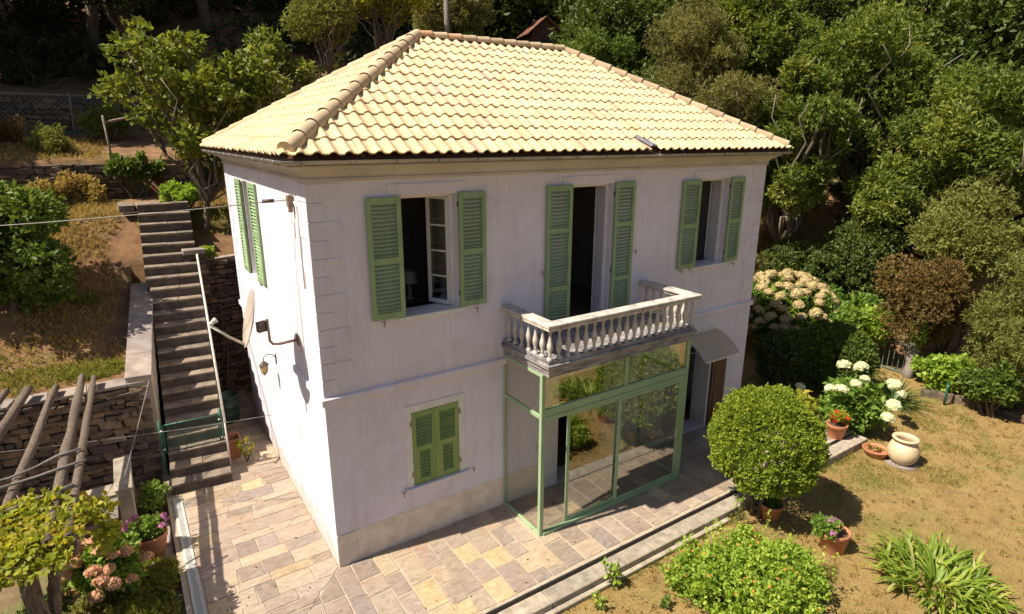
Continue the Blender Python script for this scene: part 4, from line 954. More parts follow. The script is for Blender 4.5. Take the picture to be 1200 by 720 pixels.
for (a, b_, r) in (((-3.16, 1.95, 2.22), (-4.5, 1.35, 2.20), .022), ((-3.10, 1.55, 2.20), (-4.6, 1.15, 2.19), .02), ((-3.22, .95, 2.16), (-4.3, .55, 2.15), .03), ((-3.25, .75, 2.13), (-4.1, .35, 2.13), .022)):
    log(a, b_, r, r*.9, 'lath', 'woodg', 6, .02, 5)
log((-3.2, -.15, 1.86), (-6.2, -.35, 1.80), .085, .10, 'crossbeam'); log((-3.05, .45, 1.75), (-3.75, .05, 1.85), .06, .05, 'crossbeam'); log((-3.3, .10, 1.93), (-3.95, -.05, 1.95), .04, .03, 'crossbeam', 'woodg')
log((-3.62, -.18, -.2), (-3.75, -.15, 1.9), .12, .10, 'post'); log((-3.60, .0, .9), (-3.45, .0, 1.80), .07, .07, 'post'); log((-5.6, -.3, -.2), (-5.6, -.3, 1.8), .1, .09, 'post')
lw = empty('low_concrete_wall', 'low pale concrete wall and bench ledge beside the garden pergola', 'wall', (-2.78, 3.1, -.12))
mb = MB(); mb.box(-.13, -.1, -.1, .09, 1.15, .90); mb.build('wall_body', 'concrete', lw, bevel=.01)
mb = MB(); mb.box(-.16, -.12, .901, .12, 1.17, .955); mb.build('wall_cap', 'kerb', lw, bevel=.012)
mb = MB(); mb.box(-.95, -.08, .80, -.131, .34, .87); mb.build('bench_ledge', 'concrete', lw, bevel=.01)
mb = MB(); mb.box(-.85, .10, -.1, -.75, .28, .798); mb.build('ledge_leg', 'concrete', lw, bevel=.01)
mb = MB(); mb.box(-6.5, 3.6, -.3, -3.0, 4.72, -.04); struct(mb.build('concrete_floor', 'concrete2'))
mb = MB(); mb.box(-2.9, 2.3, -.3, -2.22, 3.05, -.085); mb.box(-2.62, 1.5, -.3, -2.22, 2.28, -.09); struct(mb.build('flagged_path', 'capstone', bevel=.01))
# barrel and rusty trough in the passage
br_ = empty('rain_barrel', 'dark green ribbed plastic barrel in the shaded passage beside the stairs', 'barrel', (-.62, 6.6, 0))
mb = MB(); mb.lathe([(0, 0), (.20, 0), (.23, .03), (.25, .20), (.26, .22), (.25, .24), (.265, .42), (.275, .44), (.265, .46), (.26, .66), (.27, .68), (.26, .70), (.24, .70), (.235, .55), (0, .55)], 20); mb.build('barrel_body', 'barrel', br_)
tr = empty('rusty_planter', 'upright rusty orange trough leaning beside the foot of the stairs', 'planter', (-.80, 4.75, 0))
mb = MB(); mb.add([(-.10, -.16, 0), (.10, -.16, 0), (.10, .16, 0), (-.10, .16, 0), (-.14, -.20, .45), (.14, -.20, .45), (.14, .20, .45), (-.14, .20, .45), (-.11, -.17, .45), (.11, -.17, .45), (.11, .17, .45), (-.11, .17, .45), (-.10, -.16, .36), (.10, -.16, .36), (.10, .16, .36), (-.10, .16, .36)],
   [(0,1,5,4),(1,2,6,5),(2,3,7,6),(3,0,4,7),(4,5,9,8),(5,6,10,9),(6,7,11,10),(7,4,8,11),(8,9,13,12),(9,10,14,13),(10,11,15,14),(11,8,12,15)]); mb.build('trough', 'terracotta', tr)
mb = MB(); mb.box(-.10, -.16, .34, .10, .16, .375); mb.build('soil', 'soil', tr)

# ------------------------------------------------------------------ pots and jar
def pot(name, label, loc, r, h, mat='terracotta', tilt=0, group=None):
    t = empty(name, label, 'pot', loc, group); t.rotation_euler[0] = tilt
    mb = MB(); mb.lathe([(0, 0), (r*.68, 0), (r*.70, .01), (r*.93, h*.78), (r*.99, h*.80), (r*1.02, h*.97), (r, h), (r*.90, h), (r*.86, h*.80), (0, h*.80)], 24); mb.build('pot_body', mat, t)
    mb = MB(); mb.lathe([(0, h*.86), (r*.87, h*.855)], 16); mb.build('soil', 'soil', t); return t
def bush_in(parent, c, R, n, per, size, mat, heads=None, nh=0, hr=.03, name='foliage', spread=.9, up=.5):
    blobs = rand_blobs(c, R, 7, min(R)*.45, min(R)*.7); foliage(name, blobs, n, per, size, mat, parent, .2, .55, spread, up=up)
    if heads:
        for k in range(nh):
            u = unit(RNG.normal(size=(1, 3)))[0]; u[2] = abs(u[2]); p = (c[0]+u[0]*R[0]*1.05, c[1]+u[1]*R[1]*1.05, c[2]+u[2]*R[2]*1.1)
            part('flower', random.choice(heads), parent, p)
HM = lambda nm, r, mat, n, p: [flower_head_mesh(nm, r, mat, n, p) for _ in range(3)]
mauve = HM('flower', .045, 'F_mauve', 40, .018); redf = HM('flower', .04, 'F_red', 30, .018); orng = HM('flower', .017, 'F_orange', 16, .009)
p1 = pot('flower_pot', 'terracotta pot of mauve geraniums standing on the dry lawn', (7.45, -4.08, -.2), .26, .38, tilt=math.radians(-4)); bush_in(p1, (-.18, .08, .46), (.26, .24, .16), 230, 5, .07, 'L_hyd', mauve, 6)
p2 = pot('flower_pot', 'terracotta pot tucked under the clipped ball bush by the kerb', (7.32, -2.93, -.2), .22, .34); bush_in(p2, (0, 0, .38), (.16, .16, .10), 80, 5, .06, 'L_bush')
p3 = pot('flower_pot', 'terracotta pot of red flowers on the terrace edge before the white hydrangea', (11.15, -2.05, -.02), .23, .36); bush_in(p3, (0, 0, .48), (.22, .22, .14), 120, 5, .07, 'L_vine', redf, 7)
p4 = pot('flower_pot', 'large terracotta pot of mauve flowers beside the pink hydrangea in the lower left garden', (-2.52, 2.15, -.12), .26, .46); bush_in(p4, (-.05, -.05, .62), (.30, .28, .20), 300, 5, .07, 'L_hyd', mauve, 8)
bw = empty('shallow_bowl', 'shallow terracotta bowl of dried plants on the grass beside the cream jar', 'bowl', (11.42, -2.85, -.2))
mb = MB(); mb.lathe([(0, 0), (.16, 0), (.20, .02), (.27, .15), (.285, .18), (.26, .18), (.235, .14), (0, .13)], 22); mb.build('bowl_body', 'terracotta', bw); bush_in(bw, (0, 0, .17), (.2, .2, .06), 90, 5, .05, 'L_dry')
jr = empty('oil_jar', 'big round cream earthenware jar standing on the lawn', 'jar', (11.58, -3.33, -.2)); jr.scale = (.81, .81, .84)
mb = MB(); mb.lathe([(.0, 0), (.42, 0), (.43, .02), (.0, .025)], 24); mb.build('base_slab', 'capstone', jr)
mb = MB(); mb.lathe([(0, .025), (.20, .025), (.28, .08), (.355, .20), (.385, .33), (.37, .46), (.31, .57), (.245, .625), (.235, .65), (.27, .68), (.315, .70), (.33, .725), (.315, .75), (.28, .755), (.225, .74), (.20, .70), (.21, .62), (.30, .45), (.32, .30), (0, .1)], 32); mb.build('jar_body', 'jar', jr)

# ------------------------------------------------------------------ shrubs and flowers near the house
def ball(label, loc, cz, R, nclus, mat='L_box', leaf=.05, group=None, squash=1.0, name='ball_bush'):
    t = empty(name, label, 'bush', loc, group)
    u = unit(RNG.normal(size=(nclus, 3))); u[:, 2] = np.where(u[:, 2] < -.75, -u[:, 2], u[:, 2])
    bump_ = np.array([1+.06*math.sin(5*a[0]+3*a[2])*math.sin(6*a[1]+5*a[2]) + .03*math.sin(17*a[0]-13*a[1]) for a in u])
    rad = R*(bump_*(.92+.09*RNG.random(nclus)**2 + .09*(RNG.random(nclus) < .03)))
    inner = RNG.random(nclus) < .28; rad = np.where(inner, rad*(.70+.25*RNG.random(nclus)), rad)
    p = u*rad[:, None]*np.array([1, 1, squash]) + np.array([0, 0, cz]); per = 8
    base = np.repeat(p, per, 0); N = len(base); d = unit(np.repeat(u, per, 0)*.8+RNG.normal(size=(N, 3))*.75+np.array([0, 0, .35])); base = base+RNG.normal(size=(N, 3))*leaf*.35
    rnd = np.clip(np.repeat(RNG.random(nclus)*.45, per)+RNG.random(N)*.5, 0, 1)
    part('foliage', leaves_mesh('foliage', base, d, leaf*(.7+.6*RNG.random(N)), rnd, mat, .62), t)
    if name == 'ball_bush' and R > .9:
        su = unit(RNG.normal(size=(70, 3))); su = su[su[:, 2] > -.2]; bp2 = np.concatenate([np.repeat((q*R*(.97+.05*j))[None]*np.array([[1, 1, squash]]), 5, 0) + RNG.normal(size=(5, 3))*.018 for q in su for j in range(3)]) + np.array([0, 0, cz])
        part('shoots', leaves_mesh('shoots', bp2, RNG.normal(size=(len(bp2), 3))+np.array([0, 0, .8]), leaf*(.7+.5*RNG.random(len(bp2))), .4+.6*RNG.random(len(bp2)), mat, .55), t)
    for k in range(3):
        mb = MB(); a = 2.1*k; mb.tube(crooked((.06*math.cos(a), .06*math.sin(a), -.1), (.25*math.cos(a), .25*math.sin(a), cz-R*.3), 4, .06), [.05, .045, .04, .035, .02], 7); mb.build('stem', 'bark', t)
    return t
ball('large clipped ball bush growing by the kerb in front of the porch', (7.16, -2.74, -.2), 1.58, .965, 6200, leaf=.052)
ball('dark clipped round bush behind the white hydrangea', (13.75, -.45, -.1), 1.0, .98, 3600, 'L_bush', .07, squash=.95)
ball('shaded round hedge bush between the far hydrangea and the clipped dark bush', (12.95, .35, -.1), .85, .85, 2400, 'L_dark', .07, squash=.95)
def hydrangea(label, loc, R, cz, nleaf, leaf, heads, nh, name='hydrangea', zmin=.0, mat='L_hyd'):
    t = empty(name, label, 'shrub', loc)
    blobs = rand_blobs((0, 0, cz), R, 14, min(R)*.35, min(R)*.6); foliage('foliage', blobs, nleaf, 5, leaf, mat, t, .45, .62, .8, up=.35, droop=.1)
    pts = []
    tries = 0
    while len(pts) < nh and tries < 4000:
        tries += 1; u = unit(RNG.normal(size=(1, 3)))[0]
        if u[2] < zmin-.25: continue
        if u[0]*-.8 + u[1]*-.5 + u[2]*.9 < -.1: continue
        p = np.array([u[0]*R[0]*1.12, u[1]*R[1]*1.12, cz+u[2]*R[2]*1.12])
        if all(np.linalg.norm(p-q) > heads[1]*1.5 for q in pts): pts.append(p)
    for p in pts:
        o = part('flower_head', random.choice(heads[0]), t, tuple(p)); s = random.uniform(.8, 1.15); o.scale = (s, s, s*.85); o.rotation_euler = (random.uniform(-.5, .5), random.uniform(-.5, .5), random.uniform(0, 6))
    for k in range(5):
        mb = MB(); a = 1.3*k; mb.tube(crooked((.1*math.cos(a), .1*math.sin(a), -.1), (R[0]*.5*math.cos(a), R[1]*.5*math.sin(a), cz), 4, .06), [.02, .018, .015, .012, .01], 5); mb.build('stem', 'bark', t)
    return t
cream = (HM('flower_head', .165, 'F_cream', 360, .032), .165); white = (HM('flower_head', .14, 'F_white', 300, .030), .14); pink = (HM('flower_head', .095, 'F_pink', 150, .026), .095)
hydrangea('huge hydrangea covered in cream flower heads at the far corner of the house', (15.2, 2.15, -.05), (1.45, 1.35, 1.05), 1.45, 3000, .16, cream, 74)
hydrangea('green hydrangea with scattered large white flower heads by the cream jar', (12.15, -1.75, -.2), (1.15, .95, .72), .78, 2200, .16, white, 12)
hydrangea('faded pink hydrangea beside the pergola in the lower left garden', (-3.05, 1.45, -.12), (.58, .55, .38), .55, 620, .12, pink, 24)
# lantana in front, seedlings, agapanthus, cycad
lan = empty('lantana_bush', 'bright green lantana bush dotted with orange flowers in the lawn foreground', 'bush', (5.35, -3.95, -.2))
blobs = [((x, y, .28), (.42, .42, .34)) for x, y in ((-.75, .55), (-.35, .15), (.1, -.15), (.5, -.45), (-.2, .5), (.35, .1), (-.75, 0), (-.1, -.6), (.75, -.1), (0, .1), (-.5, -.35))] + [((.0, .0, .45), (.5, .5, .3)), ((-.45, .35, .45), (.35, .35, .25))]
blobs += [((random.uniform(-1.05, .95), random.uniform(-.75, .85), random.uniform(.25, .62)), (.15, .15, .2)) for _ in range(26)]
foliage('foliage', blobs, 4200, 6, .07, 'L_lant', lan, .45, .6, 1.0, up=.5)
SP = [(random.uniform(-1.15, 1.0), random.uniform(-.85, .9)) for _ in range(60)]
pv = np.array([(a+random.uniform(-.05, .05), b_+random.uniform(-.05, .05), random.uniform(.3, .85)) for a, b_ in SP for _ in range(16)])
part('foliage', leaves_mesh('shoot_leaves', pv, RNG.normal(size=(len(pv), 3))+np.array([0, 0, .4]), .065*(.7+.6*RNG.random(len(pv))), RNG.random(len(pv))*.5+.5, 'L_lant', .55), lan)
for k in range(70):
    c, r = random.choice(blobs); u = unit(RNG.normal(size=(1, 3)))[0]; u[2] = abs(u[2]); part('flower', random.choice(orng), lan, (c[0]+u[0]*r[0]*1.05, c[1]+u[1]*r[1]*1.05, c[2]+u[2]*r[2]*1.1))
def seedling(loc, h, n, label, group=None, mat='L_lant', leaf=.09):
    t = empty('young_plant', label, 'plant', loc, group); mb = MB()
    P = []; 
    for s in range(max(2, n//14)):
        top = Vector((random.uniform(-.15, .15), random.uniform(-.15, .15), h*random.uniform(.7, 1.0))); q = crooked((0, 0, -.03), top, 4, .05); mb.tube(q, [.009, .008, .007, .006, .004], 5); P += [q[i].lerp(q[i+1], random.random()) for i in (1, 2, 3, 3, 3) for _ in range(4)]
    mb.build('stem', 'bark', t); p = np.array([P[i % len(P)] for i in range(n)])
    part('foliage', leaves_mesh('foliage', p, RNG.normal(size=(n, 3))+np.array([0, 0, .2]), leaf*(.7+.6*RNG.random(n)), RNG.random(n), mat, .6), t); return t
seedling((3.60, -2.62, -.2), .55, 70, 'tall leafy seedling growing against the kerb in front of the porch')
seedling((3.1, -2.85, -.2), .30, 36, 'short leafy seedling left of the taller one at the kerb')
seedling((4.5, -3.0, -.2), .22, 40, 'small spreading weed between the kerb and the lantana bush', leaf=.07)
seedling((3.9, -3.35, -.2), .2, 40, 'low dark rosette weed on the bare soil before the kerb', leaf=.08, mat='L_bush')
seedling((6.55, -2.75, -.2), .75, 60, 'thin young shoot rising beside the trunk of the clipped ball bush', leaf=.05, mat='L_lant')
seedling((-.62, 4.35, 0), .5, 90, 'yellow green weed growing at the foot of the handrail', leaf=.09, mat='L_vine')
def straps(name, label, cat, loc, n, L, R, mat, width=.022, up=(.35, 1.2), seg=6, group=None, pname='leaf_blades', sp=.35):
    t = empty(name, label, cat, loc, group); V = []; F = []; rr = []
    for k in range(n):
        a = RNG.random()*2*math.pi; br = R*RNG.random()**.6; b0 = np.array([math.cos(a)*br, math.sin(a)*br, 0.]); a2 = a+RNG.normal()*.7; el = up[0]+(up[1]-up[0])*RNG.random(); l = L*(.6+.5*RNG.random()); d = np.array([math.cos(a2)*math.cos(el), math.sin(a2)*math.cos(el), math.sin(el)])
        side = np.array([-math.sin(a2), math.cos(a2), 0.]); p = b0.copy(); k0 = len(V)
        for i in range(seg+1):
            w_ = width*(1-(i/seg)**3)*.9+.001; V += [p-side*w_/2, p+np.array([0, 0, -w_*.25]), p+side*w_/2]
            p = p + d*l/seg; d = d + np.array([0, 0, -sp*(i+1)/seg]); d /= np.linalg.norm(d)
        for i in range(seg):
            for q in (0, 1): F.append((k0+i*3+q, k0+i*3+q+1, k0+i*3+q+4, k0+i*3+q+3)); rr.append(0)
        rr[-2*seg:] = [RNG.random()]*(2*seg)
    V = np.array(V); V[:, 2] = np.maximum(V[:, 2], .01)
    part(pname, np_mesh(pname, V, np.array(F), rr, mat), t, stuff=True); return t
ag = straps('agapanthus_clump', 'wide clump of glossy yellow green strap leaves in the lower right lawn', 'plant', (8.05, -5.45, -.2), 380, .62, .72, 'L_agap', .060, (.55, 1.25), 8, sp=.48)
straps('cycad', 'dark spiky cycad rosette at the edge of the lawn behind the white hydrangea', 'plant', (14.6, -1.75, -.15), 90, .95, .08, 'L_cycad', .05, (.15, 1.1))

# ------------------------------------------------------------------ trees
def G(x, y): return ground_z(x, y)
def T(label, x, y, cz, R, mat, **k):
    """tree with its crown centre at world height cz"""
    g = G(x, y); return add_tree(k.pop('name', 'tree'), label, k.pop('cat', 'tree'), (x, y, g), cz-g+R[2], R, mat, crown_z=cz-g, **k)
T('dense dark green bush tree on the grassy terrace at the left edge, tallest bush there', -4.30, 7.75, 4.45, (1.55, 1.7, 1.75), 'L_bush', nblob=30, nclus=4200, per=7, leaf=.115, r0=.35, r1=.65, trunk=.09, name='evergreen_bush', width=.55)
T('airy sunlit fig tree with bare pale branches leaning behind the left corner of the roof', -.30, 9.35, 7.75, (2.75, 1.5, 2.5), 'L_fig', nblob=66, nclus=2000, per=5, leaf=.15, r0=.22, r1=.48, trunk=.085, lean=(.45, .1), tmat='bark', width=.7, lo=.25, twigs=14, bare=7, name='fig_tree')
# slope above the left of the roof
T('slender pale trunked sapling with thin foliage above the left slope of the roof', 2.6, 11.4, 8.7, (1.0, .9, 2.1), 'L_fig', nblob=12, nclus=420, per=6, leaf=.15, r0=.3, r1=.5, trunk=.05, tmat='palebark', lo=.2, twigs=8, bare=3, name='sapling')
T('feathery light green tree above the left hip of the roof', 4.9, 14.2, 11.0, (1.5, 1.4, 1.5), 'L_feather', nblob=14, nclus=1700, per=8, leaf=.12, r0=.45, r1=.8, trunk=.08, width=.3, lo=.35, bare=2)
T('yellow green sunlit tree just behind the left end of the ridge', 7.6, 15.6, 11.9, (1.9, 1.5, 1.5), 'L_vine', nblob=16, nclus=1500, per=7, leaf=.14, r0=.5, r1=.8, trunk=.09, width=.45, lo=.35, bare=3)
T('dull olive tree right of the utility pole above the ridge', 11.0, 16.5, 12.3, (2.0, 1.8, 2.2), 'L_olive', nblob=16, nclus=2300, per=8, leaf=.14, r0=.6, r1=1.0, trunk=.12, width=.3, lo=.4)
T('rounded mid green tree in front of the rusty hut, left half', 11.6, 14.4, 9.3, (2.1, 1.7, 1.9), 'L_bush', nblob=30, nclus=3600, per=7, leaf=.14, r0=.45, r1=.8, trunk=.13, lo=.45)
T('deep green bushy tree right of the rusty hut behind the middle of the ridge', 16.2, 13.0, 9.5, (2.5, 1.9, 2.1), 'L_bush', nblob=32, nclus=4200, per=7, leaf=.15, r0=.5, r1=.9, trunk=.15, lo=.45)
T('low dark green tree behind the right hip of the roof', 15.4, 9.6, 7.7, (2.2, 1.8, 1.9), 'L_dark', nblob=18, nclus=2800, per=7, leaf=.15, r0=.6, r1=1.0, trunk=.14, lo=.45)
T('tall olive green tamarisk like tree with fine drooping foliage right of the roof ridge', 16.6, 8.0, 9.7, (2.2, 1.9, 2.6), 'L_olive', nblob=34, nclus=5200, per=9, leaf=.13, r0=.5, r1=.9, trunk=.16, width=.22, lo=.35, droop=.2)
T('smaller olive green tree with fine foliage beside the right eave of the roof', 16.2, 5.4, 7.3, (1.7, 1.5, 1.9), 'L_olive', nblob=16, nclus=2600, per=9, leaf=.12, r0=.5, r1=.85, trunk=.12, width=.22, lo=.35, droop=.2)
CH = dict(per=9, leaf=.17, width=.36, lo=.25, twigs=14)
T('broad sunlit chestnut tree immediately right of the house', 18.0, 4.3, 6.5, (3.0, 2.3, 3.3), 'L_chest', nblob=52, nclus=5200, r0=.4, r1=.85, trunk=.20, name='chestnut_tree', bare=4, **CH)
T('tall dark chestnut tree at the top right with bare grey branches and reddish leaves', 22.5, 4.2, 8.8, (3.6, 2.6, 4.2), 'L_chest', nblob=56, nclus=6000, r0=.6, r1=1.1, trunk=.24, name='chestnut_tree', bare=8, **CH)
T('shaded chestnut tree at the right edge of the view', 22.0, .2, 6.4, (3.0, 2.6, 4.2), 'L_chest', nblob=52, nclus=5600, r0=.6, r1=1.1, trunk=.22, name='chestnut_tree', bare=5, **CH)
T('low spreading chestnut between the broad chestnut and the olive green shrub', 20.0, 1.6, 4.4, (2.1, 1.6, 1.9), 'L_chest', nblob=28, nclus=2600, r0=.4, r1=.75, trunk=.12, name='chestnut_tree', bare=2, **CH)
T('chestnut tree crown rising behind the broad chestnut at the upper edge', 21.5, 8.2, 10.4, (3.4, 2.6, 3.6), 'L_chest', nblob=46, nclus=5000, r0=.6, r1=1.1, trunk=.22, name='chestnut_tree', bare=3, **CH)
# dark wood filling the back
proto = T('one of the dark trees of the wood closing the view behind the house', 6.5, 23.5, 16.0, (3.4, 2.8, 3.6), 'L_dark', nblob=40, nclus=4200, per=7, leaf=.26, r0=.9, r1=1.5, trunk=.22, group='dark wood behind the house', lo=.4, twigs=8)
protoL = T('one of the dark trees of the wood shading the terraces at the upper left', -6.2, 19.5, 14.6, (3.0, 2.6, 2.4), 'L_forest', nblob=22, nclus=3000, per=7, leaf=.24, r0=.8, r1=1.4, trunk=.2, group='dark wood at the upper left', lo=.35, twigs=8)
# (copies share the label of their group: nothing in the photograph tells them apart)
for (x, y, s, rz) in ((11.5, 24.5, 1.1, 1), (16.5, 23, 1.15, 2), (21, 19.5, 1.2, 3), (25, 15, 1.2, 4), (28, 9.5, 1.2, 5), (29, 3.5, 1.15, .5), (27.5, -2.5, 1.05, 1.5), (26, -7.5, 1.0, 2.2), (19.5, 14.5, .95, 2.9), (24.5, 9.5, 1.0, 3.3), (25, 1.0, .95, .2), (14, 28, 1.3, 4.4), (22, 27, 1.4, 5.2), (30, 20, 1.4, 5.9), (5, 29, 1.2, 2.5)):
    c = copy_tree(proto); c.location = (x, y, G(x, y)-.3); c.scale = (s, s, s*random.uniform(.9, 1.05)); c.rotation_euler[2] = rz
for (x, y, s, rz) in ((-1.8, 21.0, 1.1, 1.2), (2.2, 21.5, 1.1, 2.5), (-11, 18.5, 1.1, 3.8), (-9.5, 24, 1.2, 5), (-3.6, 25, 1.3, 2), (-15.5, 16.5, 1.1, 1.3), (-10.5, 14.2, .95, .3), (-14.5, 22, 1.2, 4.2), (2, 26, 1.3, 3), (-5.5, 16.9, .8, 5.5), (-1.0, 17.6, .75, 3.3)):
    c = copy_tree(protoL); c.location = (x, y, G(x, y)-.2); c.scale = (s, s, s); c.rotation_euler[2] = rz
# shrubs along the right edge
def shrub(label, x, y, cz, R, mat, n, per, leaf, width=.4, nb=14, name='shrub', lo=.35, droop=0, stems=5, r=None, smat='bark'):
    g = G(x, y); t = empty(name, label, 'shrub', (x, y, g)); c = (0, 0, cz-g); m_ = min(R)
    bl = rand_blobs(c, R, nb, m_*.35, m_*.6); foliage('foliage', bl, n, per, leaf, mat, t, lo, width, .9, droop)
    for k in range(stems):
        mb = MB(); b_ = bl[k][0]; mb.tube(crooked((random.uniform(-.1, .1), random.uniform(-.1, .1), -.1), b_, 5, .07), [.04, .035, .03, .022, .015, .008], 5); mb.build('stem', smat, t)
    return t
shrub('rounded olive green shrub under the dark chestnuts at the right', 19.2, -1.0, 3.9, (2.3, 1.6, 1.5), 'L_feather', 4200, 8, .12, .32, 24)
shrub('bronze red leaved shrub behind the old post and fence at the right', 17.6, -.9, 2.1, (2.1, 1.4, 1.6), 'L_red', 5200, 7, .085, .4, 16)
shrub('tall feathery grey green shrub filling the right edge of the garden', 17.2, -3.7, 2.2, (1.6, 1.7, 2.5), 'L_feather', 6000, 9, .11, .2, 34, droop=.25)
shrub('second feathery shrub leaning over the lawn border at the right edge', 17.0, -6.2, 1.4, (1.2, 1.3, 1.5), 'L_feather', 2400, 8, .11, .2, 14, droop=.2)
shrub('dark leafy bush in the shade behind the cream hydrangea', 17.6, 3.0, 2.0, (1.9, 1.3, 1.2), 'L_dark', 2400, 6, .13)
shrub('very dark bush between the house and the shaded slope', 14.4, 6.2, 2.2, (1.2, 1.1, 1.3), 'L_dark', 1300, 6, .14)
shrub('leafy creeper hedge with pale leaves between the cream hydrangea and the bronze shrub', 16.3, 1.0, 1.35, (1.9, .9, .95), 'L_hyd', 2400, 6, .13, .6)
shrub('shadowy evergreen shrub on the slope under the broad chestnut', 18.4, 1.6, 2.7, (1.5, 1.3, 1.3), 'L_dark', 2000, 6, .13)
shrub('leggy green shrub at the foot of the chestnut trunk right of the house', 16.4, 5.2, 3.0, (1.0, .9, 1.2), 'L_chest', 700, 7, .13)
shrub('climbing vine tangle covering the fence left of the old post', 16.9, .0, 1.25, (.8, .5, .65), 'L_lant', 620, 5, .12, .6)
shrub('low squash like vine with yellow flowers sprawling right of the old post', 16.5, -2.1, .55, (.8, .9, .5), 'L_lant', 900, 5, .13, .7)
shrub('tangle of lower vines under the feathery shrub at the lawn border', 16.0, -3.5, .6, (.6, .9, .55), 'L_bush', 800, 5, .13, .6)
shrub('small clump of broad pale yellow green leaves beside the white hydrangea', 11.0, -1.35, .55, (.22, .22, .22), 'L_vine', 60, 4, .17, .8, 5, stems=2)
# brush on the left bank
shrub('dry scrub with reddish twigs on the upper left terrace before the wire fence', -4.9, 14.0, 6.9, (1.2, .8, .6), 'L_red', 900, 6, .09, .3, lo=.1)
shrub('tangled brown and green scrub at the far left terrace edge', -6.4, 13.4, 6.8, (1.0, .8, .6), 'L_red', 700, 6, .10, .3, lo=.1)
shrub('straggly yellow green scrub in the middle of the upper left terrace', -3.4, 13.2, 6.5, (.9, .7, .5), 'L_feather', 700, 7, .10, .25, lo=.1)
shrub('ivy mat hanging over the upper rubble wall near the head of the stairs', -1.6, 11.75, 5.9, (1.2, .35, .35), 'L_bush', 700, 5, .10, .6, lo=.1)
shrub('low green bush at the head of the garden stairs below the fig tree', -.7, 10.2, 5.25, (.75, .55, .32), 'L_lant', 800, 6, .09, .5)
shrub('small weed tuft hanging from the top of the passage wall', -.35, 8.25, 3.9, (.22, .18, .2), 'L_lant', 90, 5, .08, .6, 5, stems=2)
shrub('small green weed on the grassy bank left of the stairs', -3.0, 7.8, 3.2, (.25, .2, .13), 'L_grass', 130, 6, .09, .2, 5, stems=1)
shrub('mixed green undergrowth on the slope behind the left hip of the roof', 1.3, 11.0, 6.2, (1.1, .6, .7), 'L_feather', 700, 6, .11, .3)
shrub('second patch of undergrowth on the slope, further right behind the roof', 4.0, 12.0, 6.8, (1.2, .7, .7), 'L_bush', 700, 6, .12, .4)
shrub('dark undergrowth on the slope right behind the house', 12.8, 8.2, 3.4, (1.6, 1.1, 1.4), 'L_dark', 1300, 6, .14, .4)
shrub('green weeds growing behind the low concrete wall in the lower left garden', -2.42, 3.65, .2, (.25, .35, .28), 'L_hyd', 260, 5, .08, .4)
shrub('small green plants under the pergola crossbeam in the lower left corner', -3.9, .6, .3, (.7, .6, .35), 'L_bush', 700, 5, .09, .5)
# vines lying on the front of the pergola
vn = empty('grape_vine', 'yellow and green grape vine spread over the front of the pergola', 'vine', (-4.0, -.02, 1.84))
bl = [((x, y, z), (.38, .32, .05)) for x, y, z in ((.62, .35, .25), (.35, .75, .3), (-.1, .65, .32), (-.55, .75, .3), (-1.0, .6, .32), (.1, .15, .2), (-.35, .1, .25), (-.85, .05, .25), (.45, -.35, .1), (.0, -.45, .15), (-.5, -.45, .15), (-1.0, -.5, .15), (.8, .6, .05), (-1.4, .4, .3), (-1.4, -.2, .2))]
bl += [((x, y, .22), (.36, .30, .05)) for x, y in ((-1.8, .3), (-1.8, -.3), (.3, .45), (0, .35), (-.3, .4), (.6, .0), (.3, -.1))]; foliage('foliage', bl, 1250, 5, .08, 'L_vine', vn, .1, .85, 1.4, up=-.1)
bl = [((.9, 1.3, -.35), (.25, .2, .22)), ((.65, 1.0, -.1), (.25, .2, .2)), ((1.0, 1.0, -.6), (.18, .2, .2))]; foliage('hanging_shoots', bl, 90, 5, .11, 'L_vine', vn, .2, .85, .9)
for k in range(6):
    mb = MB(); mb.tube(crooked((.3-.3*k*.9, -.7, -.05), (.5-.35*k, 1.1, .3), 7, .05), [.022, .02, .018, .016, .014, .012, .01, .007], 5); mb.build('stem', 'woodg', vn)
# ------------------------------------------------------------------ grass, dry litter, far undergrowth
def tufts(name, label, areas, n, L, mat, width=.012, clear=None, per=1, patchy=None):
    V = []; F = []; rr = []
    k = 0
    while k < n:
        (cx, cy, rx, ry) = areas[RNG.integers(len(areas))]; a = RNG.random()*6.283; q = math.sqrt(RNG.random())
        x = cx+rx*q*math.cos(a); y = cy+ry*q*math.sin(a)
        k += 1
        if clear and clear(x, y): continue
        if patchy and mnoise.noise(Vector((x*1.1, y*1.1, 7))) + .5*mnoise.noise(Vector((x*3.1, y*3.1, 2))) < patchy: continue
        z = ground_z(x, y)
        for j in range(per):
            xx = x+RNG.normal()*.03; yy = y+RNG.normal()*.03; h = L*(.4+.8*RNG.random()); b = RNG.random()*6.283; dx, dy = math.cos(b), math.sin(b); bend = h*(.2+.7*RNG.random()); c = RNG.random()*6.283; sx, sy = math.cos(c)*width/2, math.sin(c)*width/2
            i = len(V); V += [(xx-sx, yy-sy, z-.01), (xx+sx, yy+sy, z-.01), (xx+dx*bend*.35+sx*.7, yy+dy*bend*.35+sy*.7, z+h*.6), (xx+dx*bend, yy+dy*bend, z+h)]
            F += [(i, i+1, i+2), (i, i+2, i+3)]; r = RNG.random(); rr += [r, r]
    o = part(name, np_mesh(name, np.array(V), np.array(F), rr, mat)); o['kind'] = 'stuff'; o['label'] = label; o['category'] = 'grass'
    return o
paved = lambda x, y: (x < 11.95 and y > TY-.42 and x > -2.2) or (-2.2 < x < 10.4 and y > -2.5 and y < 8.7)
tufts('dry_grass', 'short dry yellow grass over the whole lawn', [(12, -6, 8, 4), (8.5, -4.5, 4, 2.3), (13.5, -2.8, 3.5, 2), (4, -4.5, 4, 2)], 26000, .035, 'L_dry', .007, paved, 2)
